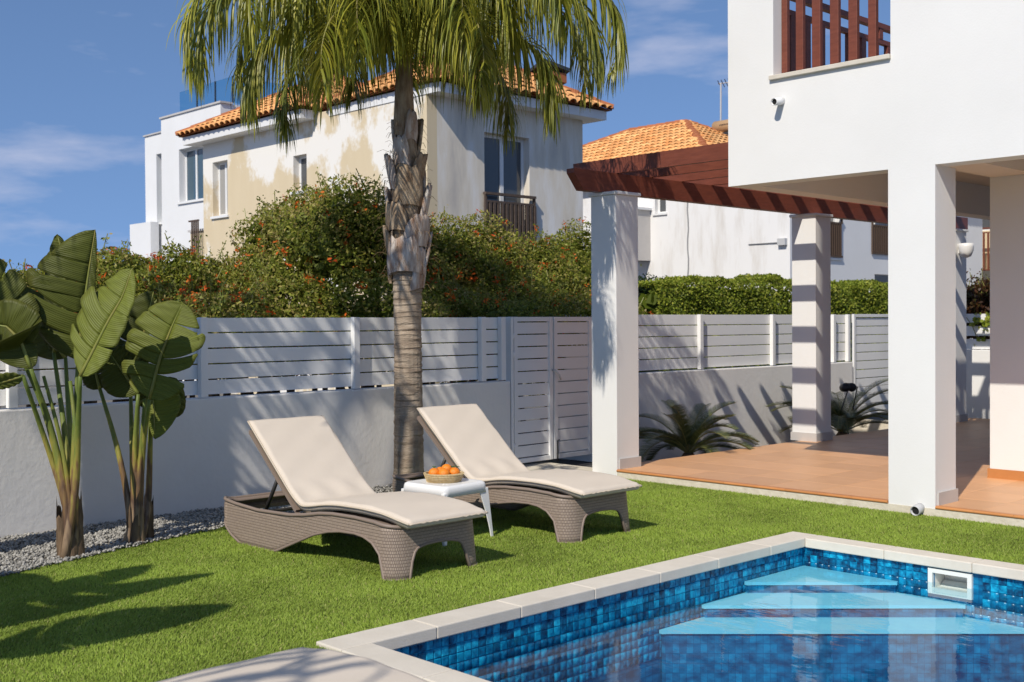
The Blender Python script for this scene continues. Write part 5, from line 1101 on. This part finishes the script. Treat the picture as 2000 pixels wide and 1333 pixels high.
    def bbox(u0, u1, y0, y1, w0, w1, nm, mt='brown_plastic'):
        c = [B(u, y, w) for w in (w0, w1) for u, y in ((u0, y0), (u1, y0), (u1, y1), (u0, y1))]
        return MB().add(c, [(0, 1, 2, 3), (4, 7, 6, 5), (0, 4, 5, 1), (1, 5, 6, 2), (2, 6, 7, 3), (3, 7, 4, 0)]).build(nm, mt, rt, inv=False)
    bk = bbox(0, Lb, -.30, .30, -.012, .008, 'back_rest')
    for y in (-.295, .265): bbox(-.02, Lb-.005, y, y+.03, -.024, -.0125, 'back_stile')
    bbox(Lb-.004, Lb+.012, -.274, .274, -.026, -.004, 'back_rail')
    if back_angle > .2:
        for y in (-.25, .22):
            p0 = np.array(B(.36, y, -.03)); p1 = np.array((hx-.36*ca-.20, y, .235)); MB().tube([p0, p1], .014, 8).build('strut', 'dark_metal', rt, smooth=True, inv=False)
        MB().tube([(hx-.36*ca-.20, -.33, .232), (hx-.36*ca-.20, .33, .232)], .013, 8).build('strut_bar', 'dark_metal', rt, smooth=True, inv=False)
    return rt
def make_cushion(label, back_angle, tip_drop=0.):
    rt = root('lounger_cushion', (0, 0, 0), label, 'cushion', 'beige lounger cushions'); WORLD.pop(rt.name, None)
    hx, hz = .93, .335; ca, sa = math.cos(back_angle), math.sin(back_angle); path = []
    for u in np.linspace(.80, .06, 24): path.append((hx-u*ca+.012*sa, hz+u*sa+.012*ca))
    for x in np.linspace(hx+.06, 2.215, 40): path.append((x, prof(min(x, 2.1), TOP)+.016+(.006 if x < 1.05 else 0)-max(0, x-2.08)*.12))
    P = np.array(path)
    for _ in range(3): P[1:-1] = (P[:-2]+2*P[1:-1]+P[2:])/4
    d = np.gradient(P, axis=0); d /= np.linalg.norm(d, axis=1)[:, None]; nr = np.stack([-d[:, 1], d[:, 0]], -1); nr[nr[:, 1] < 0] *= -1
    hw = .325; th = .060; V = []; F = []; nu = 40; r_ = np.random.default_rng(5); Ns = len(P); s = np.concatenate([[0], np.cumsum(np.linalg.norm(np.diff(P, axis=0), axis=1))]); sh = s[23]
    ring = []
    for k in range(nu+1): u = -1+2*k/nu; ring.append((u, 1))
    for i in range(Ns):
        e = min(s[i], s[-1]-s[i]); ed = math.sqrt(max(0, 1-max(0, 1-e/.025)**2)); endw = 1-.02*(1-ed)
        row = []
        for side in (1, -1):
            us = [-1+2*k/nu for k in range(nu+1)]; us = us if side == 1 else us[::-1][1:-1]
            for u in us:
                a = math.sqrt(max(0, 1-max(0, (abs(u)-.95)/.05)**2)) if abs(u) > .95 else 1
                puff = .006*(1-u*u)*min(1, e/.2); wr = .006*math.sin(u*9+2*math.sin(s[i]*14))*math.exp(-((s[i]-sh)/.10)**2)+.0030*math.sin(s[i]*23+u*2.1)*math.sin(u*4+s[i]*5)
                w = (th*.5+(th*.5*(.35+.65*a*max(ed, .25))+puff+wr)) if side == 1 else th*.5-th*.5*(.35+.65*a*max(ed, .25))
                y = u*hw*endw*(1+.004*math.sin(s[i]*17+side)); row.append((P[i, 0]+nr[i, 0]*w, y, P[i, 1]+nr[i, 1]*w))
        ring = row; V += row
    m = len(ring)
    for i in range(Ns-1):
        for k in range(m): F.append((i*m+k, i*m+(k+1) % m, (i+1)*m+(k+1) % m, (i+1)*m+k))
    F.append(tuple(range(m))[::-1]); F.append(tuple((Ns-1)*m+k for k in range(m)))
    o = meshobj('pad', V, F, 'cushion', rt, smooth=True, inv=False)
    bm = bmesh.new(); bm.from_mesh(o.data); bmesh.ops.recalc_face_normals(bm, faces=bm.faces); bm.to_mesh(o.data); bm.free()
    for y in (-1, 1):                                      # piped seam along each long edge and the foot
        pts = [(P[i, 0]+nr[i, 0]*th*.62, y*(hw+.002), P[i, 1]+nr[i, 1]*th*.62) for i in range(Ns)]; MB().tube(pts, .0065, 6).build('piping', 'piping', rt, smooth=True, inv=False)
    for i, sg in ((Ns-1, 1), (0, -1)):
        pts = [(P[i, 0]+nr[i, 0]*(th*.6+.002*math.sin(k*2.3))+sg*.004*(1+math.sin(k*1.9))*d[i, 0], -hw+2*hw*k/24, P[i, 1]+nr[i, 1]*(th*.6+.003*math.sin(k*2.9))) for k in range(25)]; MB().tube(pts, .006, 6).build('piping', 'piping', rt, smooth=True, inv=False)
    return rt
BA = R(40.5)
l1 = make_lounger('brown wicker look sun lounger nearer the bird of paradise plants', BA); c1 = make_cushion('beige cushion on the lounger nearer the bird of paradise plants', BA)
def place(o, x, y, rz=0): o.location = (x, y, 0); o.rotation_euler = (0, 0, rz)
place(l1, -7.82, 4.79); place(c1, -7.82, 4.79)
l2 = copy_tree(l1); l2['label'] = 'brown wicker look sun lounger standing beside the palm trunk'; place(l2, -7.90, 6.44)
c2 = copy_tree(c1); c2['label'] = 'beige cushion on the lounger beside the palm trunk'; place(c2, -7.90, 6.44)
l3 = make_lounger('brown sun lounger cut off by the bottom picture edge beside the pool', R(2)); c3 = make_cushion('flat beige cushion at the bottom picture edge in dappled shade', R(2))
place(l3, -1.50, 2.12, math.pi); place(c3, -1.50, 2.12, math.pi)

# ================================================================== SIDE TABLE WITH A BASKET OF ORANGES
tb = root('side_table', (-6.62, 5.62, 0), 'small white plastic side table between the two loungers', 'side table'); WORLD.pop(tb.name, None); tb.rotation_euler = (0, 0, R(4))
TZ = .415; h = .225
def rr(hh, r, n=6):
    p = []
    for cx, cy, a0 in ((hh-r, -hh+r, -90), (hh-r, hh-r, 0), (-hh+r, hh-r, 90), (-hh+r, -hh+r, 180)):
        for k in range(n+1): a = R(a0+90*k/n); p.append((cx+r*math.cos(a), cy+r*math.sin(a)))
    return p
ringz = [(.0, TZ-.002, .6), (h-.035, TZ-.004, 1), (h-.016, TZ, 1), (h-.004, TZ-.008, 1), (h, TZ-.022, 1), (h+.006, TZ-.075, 1)]
v = []; f = []; base = rr(1, .22); m = len(base)
for hh, z, _ in ringz:
    for x, y in rr(max(hh, .001), max(hh, .001)*.22): v.append((x, y, z))
for i in range(len(ringz)-1):
    for k in range(m): f.append((i*m+k, i*m+(k+1) % m, (i+1)*m+(k+1) % m, (i+1)*m+k))
f.append(tuple(range(m)))
o = meshobj('table_top', v, f, 'plastic_white', tb, smooth=True, inv=False); sd = o.modifiers.new('t', 'SOLIDIFY'); sd.thickness = .006; sd.offset = -1
for sx in (-1, 1):
    for sy in (-1, 1):
        # tapered angle section leg, splayed
        v = []; L_ = 8
        for i in range(L_):
            t = i/(L_-1); z = TZ-.045-(TZ-.045)*t; w = .075*(1-t)**1.6+.026; cx, cy = sx*(h+.004+.028*t), sy*(h+.004+.028*t); q = .010
            for dx, dy in ((0, 0), (-w, 0), (-w, -q), (-q*1.6, -q*1.6), (-q, -w), (0, -w)): v.append((cx+sx*dx, cy+sy*dy, z))
        f = []
        for i in range(L_-1):
            for k in range(6): f.append((i*6+k, i*6+(k+1) % 6, (i+1)*6+(k+1) % 6, (i+1)*6+k))
        f += [tuple(range(6)), tuple(range((L_-1)*6, L_*6))[::-1]]
        o = meshobj('leg', v, f, 'plastic_white', tb, inv=False)
        bm = bmesh.new(); bm.from_mesh(o.data); bmesh.ops.recalc_face_normals(bm, faces=bm.faces); bm.to_mesh(o.data); bm.free()
        bv = o.modifiers.new('b', 'BEVEL'); bv.width = .003; bv.segments = 2
BC = np.array([-6.635, 5.625, TZ])
bk = root('fruit_basket', tuple(BC), 'shallow round woven straw basket on the white side table', 'basket'); WORLD.pop(bk.name, None)
# coiled straw: stacked rings with upright stitches
for i in range(5):
    r = .118+.007*i-.004*(i == 4); MB().tube([(r*math.cos(a), r*math.sin(a), .012+.0125*i) for a in np.linspace(0, 2*math.pi, 41)], .0085, 7, False).build('coil', 'straw', bk, smooth=True, inv=False)
MB().lathe([(.001, .003), (.118, .003), (.118, .010), (.001, .010)], (0, 0, 0), 28).build('basket_floor', 'straw', bk, inv=False)
stc = MB()
for i in range(84):
    a = 2*math.pi*i/84
    stc.tube([((.127+.005*k+.0006)*math.cos(a+.012*k), (.127+.005*k+.0006)*math.sin(a+.012*k), .004+.0125*k*1.02) for k in range(6)], .0022, 4, False)
stc.build('stitches', 'straw', bk, inv=False)['kind'] = 'stuff'
def orange(x, y, z, r, label, leaf=None):
    o = root('orange', (BC[0]+x, BC[1]+y, BC[2]+z-r), label, 'orange', 'oranges in the straw basket'); WORLD.pop(o.name, None)
    pr_ = [(r*math.sin(t)*1.02, r-r*.95*math.cos(t)) for t in np.linspace(.02, math.pi-.02, 14)]
    k = MB().lathe(pr_, (0, 0, 0), 20).build('fruit', 'orange_skin', o, smooth=True, inv=False)
    MB().lathe([(.004, r*1.93), (.005, r*1.96), (.003, r*1.98)], (0, 0, 0), 8).build('stalk', 'strel_stem', o, inv=False)
    if leaf:
        d = np.array([math.cos(leaf), math.sin(leaf), .35]); s = np.array([-math.sin(leaf), math.cos(leaf), 0]); c = np.array([0, 0, r*1.9]); v = []; n = 8
        for i in range(n+1): t = i/n; w = .017*math.sin(math.pi*min(1, t**.8)); p = c+d*.065*t-np.array([0, 0, .02])*t*t; v += [p-s*w+np.array([0, 0, .004]), p, p+s*w+np.array([0, 0, .004])]
        meshobj('leaf', v, [q for i in range(n) for q in ((3*i, 3*i+1, 3*i+4, 3*i+3), (3*i+1, 3*i+2, 3*i+5, 3*i+4))], 'orange_leaf', o, smooth=True, inv=False)
rv, uv_ = SR[:2], SF[:2]
def ob(a, b_, z, r, lab, leaf=None): p = rv*a+uv_*b_; orange(p[0], p[1], z, r, lab, leaf)
ob(-.070, -.030, .066, .043, 'leftmost orange in the basket', 2.4); ob(.006, -.062, .066, .044, 'front middle orange in the basket'); ob(.078, .005, .066, .042, 'rightmost orange in the basket beside a green leaf', 3.7)
ob(-.030, .058, .064, .042, 'orange half hidden at the back of the basket'); ob(.020, .012, .092, .041, 'orange lying highest in the middle of the basket'); ob(.050, .080, .060, .038, 'back right orange in the basket', 1.0)
